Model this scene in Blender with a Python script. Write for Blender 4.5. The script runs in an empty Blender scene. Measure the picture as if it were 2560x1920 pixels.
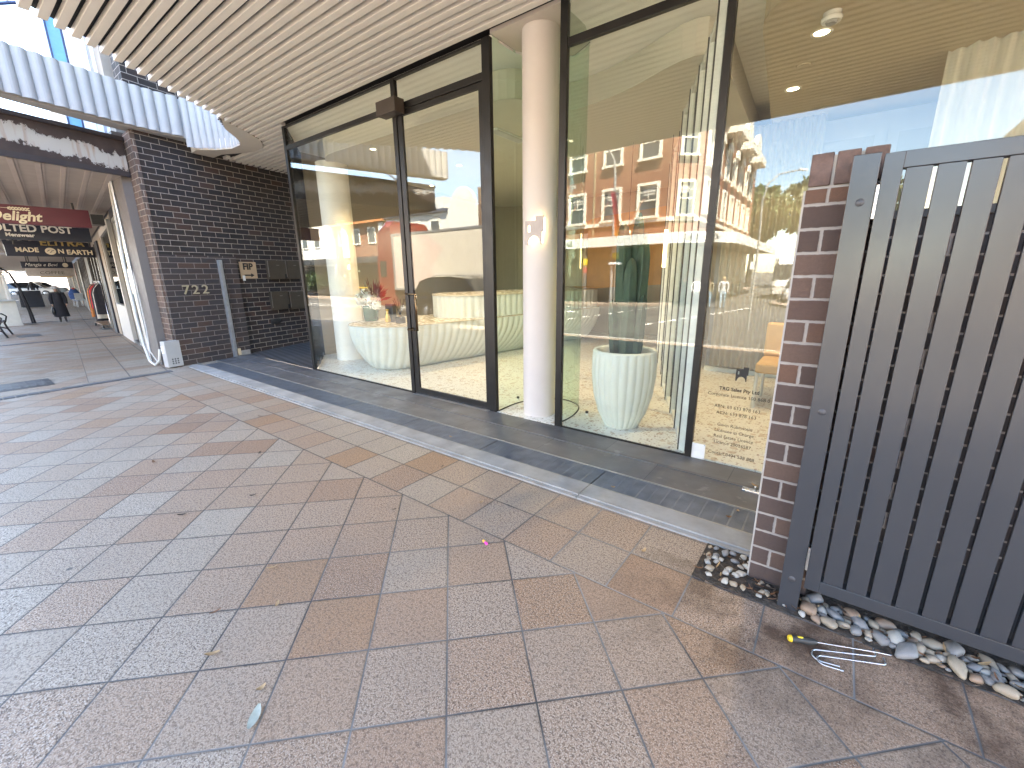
import bpy, bmesh, math, random
from mathutils import Vector, Matrix
random.seed(7)
PI = math.pi
SC = bpy.context.scene
COL = SC.collection
# ------------------------------------------------------------------ camera
cam_d = bpy.data.cameras.new("camera"); cam = bpy.data.objects.new("camera", cam_d); COL.objects.link(cam)
SC.camera = cam
cam_d.sensor_width = 36.0; cam_d.lens = 36.0 * 1062.2 / 2560.0; cam_d.clip_start = 0.02; cam_d.clip_end = 3000
def _cam():
    yaw, pit, rol = 0.64935798, 0.2527513, 0.01116847
    f = Vector((-math.sin(yaw), math.cos(yaw), 0)); r = Vector((math.cos(yaw), math.sin(yaw), 0)); u = Vector((0, 0, 1))
    f2 = math.cos(pit) * f - math.sin(pit) * u; d = -(math.cos(pit) * u + math.sin(pit) * f)
    r3 = math.cos(rol) * r + math.sin(rol) * d; d3 = -math.sin(rol) * r + math.cos(rol) * d
    m = Matrix((( r3.x, -d3.x, -f2.x, 0), (r3.y, -d3.y, -f2.y, 0), (r3.z, -d3.z, -f2.z, 0), (0, 0, 0, 1)))
    m.translation = Vector((0, 0, 1.4)); return m
cam.matrix_world = _cam()
# ------------------------------------------------------------------ world, sun, exposure
SUN = Vector((0.36, 0.40, 0.84)).normalized()
W = bpy.data.worlds.new("World"); SC.world = W; W.use_nodes = True
wn = W.node_tree.nodes; wl = W.node_tree.links
bg = wn["Background"]; sky = wn.new("ShaderNodeTexSky"); sky.sky_type = 'NISHITA'; sky.sun_disc = False
sky.sun_elevation = math.asin(SUN.z); sky.sun_rotation = math.atan2(SUN.x, SUN.y)
sky.air_density = 1.0; sky.dust_density = 0.25; sky.ozone_density = 1.0
wl.new(sky.outputs[0], bg.inputs[0]); bg.inputs[1].default_value = 0.075
sun_d = bpy.data.lights.new("sun", 'SUN'); sun_d.energy = 3.8; sun_d.angle = math.radians(0.53); sun_d.color = (1.0, 0.95, 0.87)
sun = bpy.data.objects.new("sun", sun_d); COL.objects.link(sun)
sun.rotation_euler = SUN.to_track_quat('Z', 'Y').to_euler(); sun.location = (20, 20, 40)
SC.view_settings.view_transform = 'Standard'; SC.view_settings.look = 'None'
SC.view_settings.exposure = 4.82
SC.view_settings.use_white_balance = True; SC.view_settings.white_balance_temperature = 7200; SC.view_settings.white_balance_tint = 10; SC.view_settings.gamma = 1.0
SC.render.engine = 'CYCLES'
cy = SC.cycles
cy.max_bounces = 10; cy.diffuse_bounces = 4; cy.glossy_bounces = 5; cy.transmission_bounces = 6; cy.transparent_max_bounces = 20
cy.caustics_reflective = False; cy.caustics_refractive = False; cy.sample_clamp_indirect = 6.0
cy.use_denoising = True
# ------------------------------------------------------------------ node helpers
MATS = {}
class NT:
    def __init__(s, name):
        m = bpy.data.materials.new(name); m.use_nodes = True
        s.m = m; s.t = m.node_tree; s.n = s.t.nodes; s.l = s.t.links
        s.b = s.n["Principled BSDF"]; s.out = s.n["Material Output"]
    def new(s, typ, **kw):
        n = s.n.new(typ)
        for k, v in kw.items(): setattr(n, k, v)
        return n
    def put(s, sock, v):
        if isinstance(v, bpy.types.NodeSocket): s.l.new(v, sock)
        elif isinstance(v, (tuple, list)): sock.default_value = tuple(v) + ((1.0,) if len(v) == 3 and len(sock.default_value) == 4 else ())
        else: sock.default_value = v
    def math(s, op, a, b=None, c=None):
        n = s.new("ShaderNodeMath", operation=op)
        for i, v in enumerate((a, b, c)):
            if v is not None: s.put(n.inputs[i], v)
        return n.outputs[0]
    def mix(s, fac, a, b, typ='MIX'):
        n = s.new("ShaderNodeMix", data_type='RGBA', blend_type=typ)
        s.put(n.inputs[0], fac); s.put(n.inputs[6], a); s.put(n.inputs[7], b); return n.outputs[2]
    def noise(s, vec, scale, detail=2, rough=0.5, out=0):
        n = s.new("ShaderNodeTexNoise"); s.put(n.inputs['Scale'], scale); s.put(n.inputs['Detail'], detail); s.put(n.inputs['Roughness'], rough)
        if vec is not None: s.put(n.inputs['Vector'], vec)
        return n.outputs[out]
    def vor(s, vec, scale, out='Distance', feature='F1'):
        n = s.new("ShaderNodeTexVoronoi", feature=feature); s.put(n.inputs['Scale'], scale)
        if vec is not None: s.put(n.inputs['Vector'], vec)
        return n.outputs[out]
    def ramp(s, fac, stops, interp='LINEAR'):
        n = s.new("ShaderNodeValToRGB"); cr = n.color_ramp; cr.interpolation = interp
        while len(cr.elements) < len(stops): cr.elements.new(0.5)
        for e, (p, c) in zip(cr.elements, stops):
            e.position = p; e.color = tuple(c) + (1.0,) if len(c) == 3 else c
        s.put(n.inputs[0], fac); return n.outputs[0]
    def mr(s, v, a, b, c=0.0, d=1.0):
        n = s.new("ShaderNodeMapRange"); s.put(n.inputs[0], v)
        for i, q in enumerate((a, b, c, d)): s.put(n.inputs[i + 1], q)
        return n.outputs[0]
    def pos(s): return s.new("ShaderNodeNewGeometry").outputs['Position']
    def obj(s): return s.new("ShaderNodeTexCoord").outputs['Object']
    def uv(s): return s.new("ShaderNodeTexCoord").outputs['UV']
    def sep(s, v): n = s.new("ShaderNodeSeparateXYZ"); s.put(n.inputs[0], v); return n.outputs
    def comb(s, x, y, z=0.0):
        n = s.new("ShaderNodeCombineXYZ"); s.put(n.inputs[0], x); s.put(n.inputs[1], y); s.put(n.inputs[2], z); return n.outputs[0]
    def wnoise(s, v, out='Value', dim='3D'):
        n = s.new("ShaderNodeTexWhiteNoise", noise_dimensions=dim); s.put(n.inputs['Vector'], v); return n.outputs[out]
    def bump(s, h, strength=0.3, dist=0.01):
        n = s.new("ShaderNodeBump"); s.put(n.inputs['Strength'], strength); s.put(n.inputs['Distance'], dist); s.put(n.inputs['Height'], h)
        s.l.new(n.outputs[0], s.b.inputs['Normal'])
    def set(s, col=None, rough=None, metal=None, spec=None, emis=None, estr=None):
        i = s.b.inputs
        if col is not None: s.put(i['Base Color'], col)
        if rough is not None: s.put(i['Roughness'], rough)
        if metal is not None: s.put(i['Metallic'], metal)
        if spec is not None: s.put(i['Specular IOR Level'], spec)
        if emis is not None: s.put(i['Emission Color'], emis); s.put(i['Emission Strength'], estr or 1.0)
        return s.m
def mat(name, col, rough=0.6, metal=0.0, var=0.12, scale=6.0, bump=0.0, bscale=60.0, spec=None, dirt=0.0):
    """plain painted / plastic / cloth surface with slight mottling"""
    if name in MATS: return MATS[name]
    t = NT(name); p = t.obj()
    n = t.noise(p, scale, 4, 0.6)
    dark = tuple(c * (1 - var) for c in col); lite = tuple(min(1, c * (1 + var)) for c in col)
    c = t.ramp(n, [(0.3, dark), (0.7, lite)])
    if dirt > 0:
        d = t.mr(t.noise(p, scale * 0.4, 6, 0.7), 0.48, 0.72)
        c = t.mix(t.math('MULTIPLY', d, dirt), c, tuple(x * 0.35 for x in col))
    t.set(c, t.mr(t.noise(p, scale * 2, 3), 0.3, 0.7, max(0.02, rough - 0.07), min(1, rough + 0.07)), metal, spec)
    if bump > 0: t.bump(t.noise(p, bscale, 3, 0.6), bump, 0.004)
    MATS[name] = t.m; return t.m
def emit(name, col, strength):
    if name in MATS: return MATS[name]
    t = NT(name); t.set(col, 0.5, emis=col, estr=strength); MATS[name] = t.m; return t.m
def glass(name, tint=(0.95, 0.972, 0.955), base=0.055, graze=0.55):
    if name in MATS: return MATS[name]
    t = NT(name); tr = t.new("ShaderNodeBsdfTransparent"); gl = t.new("ShaderNodeBsdfGlossy")
    t.put(tr.inputs[0], tint); gl.inputs['Roughness'].default_value = 0.0
    lw = t.new("ShaderNodeLayerWeight"); lw.inputs[0].default_value = 0.5
    f = t.math('POWER', lw.outputs['Facing'], 4.0); f = t.math('MULTIPLY_ADD', f, graze, base)
    p = t.pos(); nb = t.new("ShaderNodeBump"); nb.inputs['Strength'].default_value = 0.012; nb.inputs['Distance'].default_value = 0.02
    t.put(nb.inputs['Height'], t.noise(p, 0.9, 1)); t.l.new(nb.outputs[0], gl.inputs['Normal'])
    mx = t.new("ShaderNodeMixShader"); t.put(mx.inputs[0], f); t.l.new(tr.outputs[0], mx.inputs[1]); t.l.new(gl.outputs[0], mx.inputs[2])
    t.l.new(mx.outputs[0], t.out.inputs[0]); MATS[name] = t.m; return t.m
def brick(name, cols, mortar, bw=0.24, bh=0.086, jt=0.010, rough=0.75, mrough=0.9, spec=0.3):
    if name in MATS: return MATS[name]
    t = NT(name); u, v, _ = t.sep(t.uv())
    r = t.math('DIVIDE', v, bh); row = t.math('FLOOR', r); fv = t.math('FRACT', r)
    odd = t.math('MODULO', t.math('ABSOLUTE', row), 2.0)
    q = t.math('ADD', t.math('DIVIDE', u, bw), t.math('MULTIPLY', odd, 0.5)); ci = t.math('FLOOR', q); fu = t.math('FRACT', q)
    wob = t.math('MULTIPLY', t.math('SUBTRACT', t.noise(t.uv(), 40, 3), 0.5), 0.006)
    du = t.math('MULTIPLY', t.math('MINIMUM', fu, t.math('SUBTRACT', 1.0, fu)), bw)
    dv = t.math('MULTIPLY', t.math('MINIMUM', fv, t.math('SUBTRACT', 1.0, fv)), bh)
    d = t.math('ADD', t.math('MINIMUM', du, dv), wob)
    m = t.mr(d, jt * 0.4, jt * 0.6)
    rnd = t.wnoise(t.comb(ci, row, 3.0))
    bc = t.ramp(rnd, cols, 'CONSTANT')
    sp = t.noise(t.uv(), 90, 4, 0.7)
    bc = t.mix(t.mr(sp, 0.35, 0.75, 0.0, 0.35), bc, tuple(c * 0.5 for c in cols[0][1]))
    bc = t.mix(t.math('MULTIPLY', t.noise(t.uv(), 3.0, 4), 0.25), bc, (0.10, 0.09, 0.09))
    mc = t.mix(t.noise(t.uv(), 25, 3), tuple(x * 0.75 for x in mortar), mortar)
    t.set(t.mix(m, mc, bc), t.mr(m, 0, 1, mrough, rough), 0, spec)
    t.bump(t.math('ADD', t.mr(d, 0, jt), t.math('MULTIPLY', sp, 0.35)), 0.55, 0.005)
    MATS[name] = t.m; return t.m
# ------------------------------------------------------------------ mesh builder
class MB:
    def __init__(s): s.v = []; s.f = []; s.m = []; s.sm = []
    def add(s, vs, fs, mi=0, smooth=False):
        o = len(s.v); s.v += [tuple(p) for p in vs]
        for f in fs: s.f.append([i + o for i in f]); s.m.append(mi); s.sm.append(smooth)
        return s
    def box(s, x0, x1, y0, y1, z0, z1, mi=0):
        v = [(x0, y0, z0), (x1, y0, z0), (x1, y1, z0), (x0, y1, z0), (x0, y0, z1), (x1, y0, z1), (x1, y1, z1), (x0, y1, z1)]
        return s.add(v, [(0, 3, 2, 1), (4, 5, 6, 7), (0, 1, 5, 4), (1, 2, 6, 5), (2, 3, 7, 6), (3, 0, 4, 7)], mi)
    def obox(s, c, ax, ay, az, hx, hy, hz, mi=0):
        c = Vector(c); ax = Vector(ax).normalized(); ay = Vector(ay).normalized(); az = Vector(az).normalized()
        v = [c + ax * (sx * hx) + ay * (sy * hy) + az * (sz * hz) for sz in (-1, 1) for sx, sy in ((-1, -1), (1, -1), (1, 1), (-1, 1))]
        return s.add(v, [(0, 3, 2, 1), (4, 5, 6, 7), (0, 1, 5, 4), (1, 2, 6, 5), (2, 3, 7, 6), (3, 0, 4, 7)], mi)
    def bar(s, a, b, w, h, mi=0, up=(0, 0, 1)):
        a = Vector(a); b = Vector(b); d = (b - a); n = d.normalized(); u = Vector(up)
        if abs(n.dot(u)) > 0.98: u = Vector((1, 0, 0))
        sx = n.cross(u).normalized(); uu = sx.cross(n)
        return s.obox((a + b) / 2, n, sx, uu, d.length / 2, w / 2, h / 2, mi)
    def prism(s, poly, z0, z1, mi=0, mside=None, mtop=None):
        n = len(poly)
        a = sum(poly[i][0] * poly[(i + 1) % n][1] - poly[(i + 1) % n][0] * poly[i][1] for i in range(n))
        if a < 0: poly = poly[::-1]
        z0f = z0 if callable(z0) else (lambda x, y: z0); z1f = z1 if callable(z1) else (lambda x, y: z1)
        v = [(x, y, z0f(x, y)) for x, y in poly] + [(x, y, z1f(x, y)) for x, y in poly]
        s.add(v, [list(range(n))[::-1]], mi)
        s.add(v, [[n + i for i in range(n)]], mi if mtop is None else mtop)
        return s.add(v, [(i, (i + 1) % n, n + (i + 1) % n, n + i) for i in range(n)], mi if mside is None else mside)
    def vprism(s, poly, org, au, av, depth, mi=0):
        """outline in the plane (au, av) through org, extruded by depth along au x av"""
        org = Vector(org); au = Vector(au); av = Vector(av); n = au.cross(av).normalized() * depth; k = len(poly)
        a = [org + au * p + av * q for p, q in poly]; b = [p + n for p in a]
        s.add(a + b, [list(range(k))[::-1], [k + i for i in range(k)]] + [(i, (i + 1) % k, k + (i + 1) % k, k + i) for i in range(k)], mi)
        return s
    def lathe(s, prof, c=(0, 0, 0), seg=24, mi=0, smooth=True, sx=1.0, sy=1.0, rmod=None, cap=True):
        v = []; f = []; n = len(prof)
        for k in range(seg):
            a = 2 * PI * k / seg
            for (r, z) in prof:
                rr = r * (rmod(a, z) if rmod else 1.0)
                v.append((c[0] + rr * math.cos(a) * sx, c[1] + rr * math.sin(a) * sy, c[2] + z))
        for k in range(seg):
            k2 = (k + 1) % seg
            for i in range(n - 1): f.append((k * n + i, k2 * n + i, k2 * n + i + 1, k * n + i + 1))
        s.add(v, f, mi, smooth)
        if cap:
            s.add(v, [[k * n for k in range(seg)][::-1]], mi); s.add(v, [[k * n + n - 1 for k in range(seg)]], mi)
        return s
    def tube(s, pts, r, seg=8, mi=0, cap=True, smooth=True):
        pts = [Vector(p) for p in pts]; rs = r if isinstance(r, (list, tuple)) else [r] * len(pts)
        v = []; f = []; pu = None
        for i, p in enumerate(pts):
            t = (pts[min(i + 1, len(pts) - 1)] - pts[max(i - 1, 0)]).normalized()
            if pu is None: pu = Vector((0, 0, 1)) if abs(t.z) < 0.9 else Vector((1, 0, 0))
            a = t.cross(pu).normalized(); b = a.cross(t).normalized(); pu = b
            for k in range(seg):
                an = 2 * PI * k / seg; v.append(p + (a * math.cos(an) + b * math.sin(an)) * rs[i])
        for i in range(len(pts) - 1):
            for k in range(seg):
                k2 = (k + 1) % seg; f.append((i * seg + k, i * seg + k2, (i + 1) * seg + k2, (i + 1) * seg + k))
        s.add(v, f, mi, smooth)
        if cap: s.add(v, [list(range(seg))[::-1], [(len(pts) - 1) * seg + k for k in range(seg)]], mi)
        return s
    def loft(s, rings, mi=0, smooth=True, closed=True, cap=True):
        n = len(rings[0]); v = [p for r in rings for p in r]; f = []
        for i in range(len(rings) - 1):
            for k in range(n if closed else n - 1):
                k2 = (k + 1) % n; f.append((i * n + k, i * n + k2, (i + 1) * n + k2, (i + 1) * n + k))
        s.add(v, f, mi, smooth)
        if cap and closed: s.add(v, [list(range(n))[::-1], [(len(rings) - 1) * n + k for k in range(n)]], mi)
        return s
    def blob(s, c, rx, ry, rz, seg=10, rings=7, mi=0, rot=0.0, seed=None, rough=0.0):
        rn = random.Random(seed); v = []; f = []
        for i in range(rings + 1):
            ph = PI * i / rings
            for k in range(seg):
                a = 2 * PI * k / seg; q = 1 + (rn.random() - 0.5) * rough
                x = rx * math.sin(ph) * math.cos(a) * q; y = ry * math.sin(ph) * math.sin(a) * q; z = rz * math.cos(ph) * q
                v.append((c[0] + x * math.cos(rot) - y * math.sin(rot), c[1] + x * math.sin(rot) + y * math.cos(rot), c[2] + z))
        for i in range(rings):
            for k in range(seg):
                k2 = (k + 1) % seg; f.append((i * seg + k, (i + 1) * seg + k, (i + 1) * seg + k2, i * seg + k2))
        return s.add(v, f, mi, True)
    def flutes(s, path, pitch, depth, z0, z1, side=1, mi=0, sub=6, thick=0.0, closed=False):
        """a scalloped vertical strip that follows a plan path"""
        P = [Vector((x, y)) for x, y in path]; L = [0.0]
        for i in range(1, len(P)): L.append(L[-1] + (P[i] - P[i - 1]).length)
        nfl = max(1, round(L[-1] / pitch)); st = L[-1] / (nfl * sub); top = []; bot = []
        for k in range(nfl * sub + 1):
            d = min(k * st, L[-1] - 1e-6); i = 0
            while i < len(P) - 2 and L[i + 1] < d: i += 1
            tt = (d - L[i]) / max(1e-9, L[i + 1] - L[i]); p = P[i].lerp(P[i + 1], tt)
            def tan(j): j = max(0, min(len(P) - 2, j)); return (P[j + 1] - P[j]).normalized()
            t = tan(i).lerp((tan(i) + tan(i + (1 if tt > .5 else -1))).normalized(), abs(tt - .5)).normalized()
            nrm = Vector((t.y, -t.x)) * side
            o = depth * math.sin(PI * (k % sub) / sub) ** 0.7 if k % sub else 0.0
            q = p + nrm * o; bot.append((q.x, q.y, z0)); top.append((q.x, q.y, z1))
        n = len(top)
        for k in range(n - 1):
            a = [bot[k], bot[k + 1], top[k + 1], top[k]]
            s.add(a if side > 0 else a[::-1], [(0, 1, 2, 3)], mi, False)
        return [(p[0], p[1]) for p in bot]
ORG = {}
def uvbox(me):
    uvl = me.uv_layers.new(name="UVMap").data
    for p in me.polygons:
        n = p.normal
        if abs(n.z) > 0.7: fu = lambda c: (c.x, c.y)
        else:
            h = math.hypot(n.x, n.y); tx, ty = -n.y / h, n.x / h
            fu = lambda c: (c.x * tx + c.y * ty, c.z)
        for li in p.loop_indices: uvl[li].uv = fu(me.vertices[me.loops[li].vertex_index].co)
def root_of(o):
    while o.parent: o = o.parent
    return o
def link(name, mb, mats, parent=None, loc=None, bevel=0.0, label=None):
    """world-coordinate builder -> ONE mesh object (a part when parent is given)"""
    me = bpy.data.meshes.new(name)
    org = Vector(ORG.get(root_of(parent).name, (0, 0, 0))) if parent else Vector(loc or (0, 0, 0))
    me.from_pydata([tuple(Vector(p)) for p in mb.v], [], mb.f); me.validate(); me.update()
    if len(me.polygons) == len(mb.f):
        me.polygons.foreach_set('material_index', mb.m); me.polygons.foreach_set('use_smooth', mb.sm)
    for m in (mats if isinstance(mats, (list, tuple)) else [mats]): me.materials.append(m)
    uvbox(me)
    me.transform(Matrix.Translation(-org)); me.update()
    o = bpy.data.objects.new(name, me); COL.objects.link(o)
    if parent: o.parent = parent
    else: o.location = org; ORG[o.name] = tuple(org)
    if bevel > 0:
        b = o.modifiers.new("bevel", 'BEVEL'); b.width = bevel; b.segments = 2; b.limit_method = 'ANGLE'; b.angle_limit = math.radians(40)
    if label: o['label'] = label
    return o
def tag(o, label, cat, group=None, kind=None):
    o['label'] = label; o['category'] = cat
    if group: o['group'] = group
    if kind: o['kind'] = kind
    return o
def thing(name, label, cat, loc=(0, 0, 0), group=None):
    o = bpy.data.objects.new(name, None); COL.objects.link(o); o.location = loc; o.empty_display_size = 0.2
    ORG[o.name] = tuple(loc); return tag(o, label, cat, group)
def one(name, mb, mats, label, cat, loc, group=None, bevel=0.0): return tag(link(name, mb, mats, None, loc, bevel), label, cat, group)
def struct(name, mb, mats, kind='structure'):
    o = link(name, mb, mats); o['kind'] = kind; return o
def dup(root, loc, rotz=0.0, label=None, scale=None):
    r = root.copy(); COL.objects.link(r); r.location = loc; r.rotation_euler = (0, 0, rotz)
    if scale: r.scale = scale
    if label: r['label'] = label
    for ch in list(root.children):
        c = ch.copy(); COL.objects.link(c); c.parent = r
        for g in list(ch.children):
            d = g.copy(); COL.objects.link(d); d.parent = c
    return r
def text(name, body, size, loc, xdir, m, parent=None, up=(0, 0, 1), ext=0.002, align='CENTER', sx=1.0, shear=0.0, bold=0.0, space=1.0):
    cu = bpy.data.curves.new(name, 'FONT'); cu.body = body; cu.size = size; cu.align_x = align; cu.align_y = 'CENTER'
    cu.extrude = ext; cu.shear = shear; cu.offset = bold; cu.space_character = space; cu.materials.append(m)
    cu.resolution_u = 3
    tmp = bpy.data.objects.new("tmp_text", cu); me = bpy.data.meshes.new_from_object(tmp); bpy.data.objects.remove(tmp); me.name = name
    if not me.materials: me.materials.append(m)
    o = bpy.data.objects.new(name, me); COL.objects.link(o)
    x = Vector(xdir).normalized(); u = Vector(up).normalized(); z = x.cross(u).normalized(); y = z.cross(x)
    org = Vector(ORG.get(root_of(parent).name, (0, 0, 0))) if parent else Vector((0, 0, 0))
    M = Matrix((x * sx, y, z)).transposed().to_4x4(); M.translation = Vector(loc) - org
    o.matrix_local = M
    if parent: o.parent = parent; o.matrix_parent_inverse = Matrix.Identity(4); o.matrix_local = M
    return o
# ================================================================== SETTING
def gz(x): return 0.0 if x > -8.4 else max(-0.352, 0.02 * (x + 8.4))
def kerb_y(x): return -3.0 if x > -8.0 else -3.0 + 0.12 * (-8.0 - x)
def foot_z(x, y): return gz(x) - 0.033 * max(0.0, -y)
def road_z(x, y): return gz(x) - 0.25 - 0.25 * min(1.0, max(0.0, (-3.0 - y) / 15.0))
def front_y(x): return 2.58 + 0.12 * (-12.65 - x)          # shop fronts along the street to the left
def paver_mat():
    t = NT("granite_pavers"); p = t.pos(); x, y, z = t.sep(p); S = 0.301
    u = t.math('DIVIDE', t.math('SUBTRACT', t.math('MULTIPLY', t.math('ADD', x, y), 0.70711), 0.222), S)
    v = t.math('DIVIDE', t.math('SUBTRACT', t.math('MULTIPLY', t.math('SUBTRACT', y, x), 0.70711), 0.196), S)
    bu = t.math('DIVIDE', t.math('ADD', x, 0.672), 0.302); bv = t.math('DIVIDE', t.math('SUBTRACT', y, 1.581), 0.3025)
    side = t.math('MULTIPLY', t.math('GREATER_THAN', x, -8.2), 1.0)
    brd = t.math('MULTIPLY', t.math('GREATER_THAN', y, 1.581), side)
    yl = t.math('ADD', y, t.math('MULTIPLY', t.math('ADD', x, 12.65), 0.12))       # distance to the shop fronts further left
    brd2 = t.math('MULTIPLY', t.math('GREATER_THAN', yl, 1.55), t.math('SUBTRACT', 1.0, side))
    bmask = t.math('MAXIMUM', brd, brd2)
    bv = t.math('ADD', t.math('MULTIPLY', bv, side), t.math('MULTIPLY', t.math('DIVIDE', t.math('SUBTRACT', yl, 1.55), 0.45), t.math('SUBTRACT', 1.0, side)))
    def pick(a, b): return t.math('ADD', t.math('MULTIPLY', a, t.math('SUBTRACT', 1.0, bmask)), t.math('MULTIPLY', b, bmask))
    U = pick(u, bu); V = pick(v, bv)
    cu = t.math('FLOOR', U); cv = t.math('FLOOR', V); fu = t.math('FRACT', U); fv = t.math('FRACT', V)
    d = t.math('MINIMUM', t.math('MINIMUM', fu, t.math('SUBTRACT', 1.0, fu)), t.math('MINIMUM', fv, t.math('SUBTRACT', 1.0, fv)))
    d = t.math('MULTIPLY', d, S)
    eb = t.math('ADD', t.math('ABSOLUTE', t.math('SUBTRACT', y, 1.581)), t.math('MULTIPLY', t.math('LESS_THAN', x, -8.2), 9.0))
    d = t.math('MINIMUM', d, eb)
    d = t.math('ADD', d, t.math('MULTIPLY', t.math('SUBTRACT', t.noise(p, 30, 3), 0.5), 0.0022))
    joint = t.mr(d, 0.0022, 0.0038)
    cell = t.comb(cu, cv, t.math('MULTIPLY', bmask, 5.0)); rnd = t.wnoise(cell); rnd2 = t.wnoise(t.comb(cv, cu, 7.0))
    base = t.ramp(rnd, [(0.0, (0.315, 0.214, 0.146)), (0.20, (0.325, 0.250, 0.186)), (0.40, (0.330, 0.268, 0.206)), (0.60, (0.318, 0.226, 0.158)), (0.74, (0.340, 0.282, 0.220)), (0.88, (0.275, 0.168, 0.106)), (0.95, (0.300, 0.178, 0.100))], 'CONSTANT')
    # the pavers near the gate are redder, those towards the road greyer
    big = t.noise(p, 0.55, 2); red = t.mr(t.math('ADD', x, t.math('MULTIPLY', big, 0.8)), -2.2, 0.3)
    base = t.mix(t.math('MULTIPLY', red, 0.55), base, (0.275, 0.160, 0.098))
    s1 = t.noise(p, 105, 4, 0.75); s2 = t.noise(p, 210, 3, 0.65); s3 = t.noise(p, 60, 2, 0.5)
    dk = t.math('MULTIPLY', t.mr(s1, 0.42, 0.49, 1.0, 0.0), t.math('MULTIPLY_ADD', rnd2, 0.30, 0.62))
    c = t.mix(dk, base, t.mix(1.0, base, (0.26, 0.23, 0.22), 'MULTIPLY'))
    c = t.mix(t.math('MULTIPLY', t.mr(s2, 0.52, 0.60), t.math('MULTIPLY_ADD', rnd2, 0.40, 0.22)), c, (0.60, 0.53, 0.45))
    c = t.mix(t.math('MULTIPLY', t.mr(s3, 0.36, 0.44, 1.0, 0.0), 0.35), c, (0.10, 0.065, 0.048))
    c = t.mix(t.mr(t.noise(p, 0.9, 4), 0.35, 0.65, 0.0, 0.09), c, (0.16, 0.125, 0.10))
    # dirt, wet stains close to the garden bed, gum spots
    st = t.mr(t.noise(p, 2.2, 6, 0.65), 0.52, 0.75); c = t.mix(t.math('MULTIPLY', st, 0.2), c, (0.15, 0.125, 0.108))
    near = t.math('MULTIPLY', t.mr(y, 1.15, 1.75), t.mr(x, -0.75, -0.2)); near = t.math('MULTIPLY', near, t.math('LESS_THAN', y, 2.0))
    wet = t.math('MULTIPLY', near, t.mr(t.noise(p, 4.5, 5, 0.7), 0.42, 0.60)); c = t.mix(t.math('MULTIPLY', wet, 0.8), c, (0.050, 0.026, 0.016))
    g = t.vor(p, 2.1, 'Distance'); gs = t.math('LESS_THAN', g, 0.028); c = t.mix(t.math('MULTIPLY', gs, 0.75), c, (0.05, 0.05, 0.05))
    g2 = t.vor(t.comb(t.math('ADD', x, 3.3), y, z), 1.3, 'Distance'); c = t.mix(t.math('LESS_THAN', g2, 0.013), c, (0.5, 0.5, 0.42))
    jc = t.ramp(t.noise(p, 1.6, 3), [(0.35, (0.035, 0.033, 0.034)), (0.62, (0.22, 0.21, 0.20))])
    jc = t.mix(t.mr(x, -2.6, -0.6), (0.035, 0.033, 0.034), jc)
    c = t.mix(t.mr(t.math('ADD', d, t.math('MULTIPLY', t.math('SUBTRACT', t.noise(p, 14, 4), 0.5), 0.03)), 0.002, 0.014, 0.22, 0.0), c, (0.10, 0.082, 0.070))
    c = t.mix(joint, jc, c)
    hgt = t.math('ADD', t.mr(d, 0.0, 0.008), t.math('MULTIPLY', t.math('SUBTRACT', s1, 0.5), 0.16))
    hgt = t.math('ADD', hgt, t.math('MULTIPLY', rnd2, 0.3))
    t.set(c, t.mr(s1, 0, 1, 0.50, 0.72), 0, 0.35); t.bump(hgt, 0.45, 0.004)
    return t.m
PAVER = paver_mat()
def road_mat():
    t = NT("asphalt"); p = t.pos()
    c = t.ramp(t.noise(p, 0.25, 5, 0.6), [(0.3, (0.055, 0.051, 0.046)), (0.7, (0.082, 0.076, 0.068))])
    c = t.mix(t.mr(t.vor(p, 90, 'Distance'), 0.1, 0.6, 0.35, 0.0), c, (0.06, 0.055, 0.05))
    c = t.mix(t.mr(t.noise(p, 1.1, 6, 0.7), 0.55, 0.66, 0, 0.3), c, (0.10, 0.095, 0.09))
    t.set(c, 0.85); t.bump(t.noise(p, 120, 2), 0.3, 0.006); return t.m
ROAD = road_mat()
def grid_sheet(xs, ys, zf, drop=None):
    b = MB(); nx = len(xs); v = [(x, (y(x) if callable(y) else y), 0) for y in ys for x in xs]; v = [(a, c, zf(a, c)) for a, c, _ in v]
    b.add(v, [(j * nx + i, j * nx + i + 1, (j + 1) * nx + i + 1, (j + 1) * nx + i) for j in range(len(ys) - 1) for i in range(nx - 1)]); return b
base_m = mat("dry_earth", (0.10, 0.09, 0.075), 0.95)
b = MB(); b.add([(-1500, -1500, -1.6), (1500, -1500, -1.6), (1500, 1500, -1.6), (-1500, 1500, -1.6)], [(0, 1, 2, 3)]); struct("ground", b, base_m)
XS = [-140, -90, -60, -45, -36, -30, -26, -22, -18, -14, -11, -8.4, -8.0, -4, 0, 4, 10, 30, 90]
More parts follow.
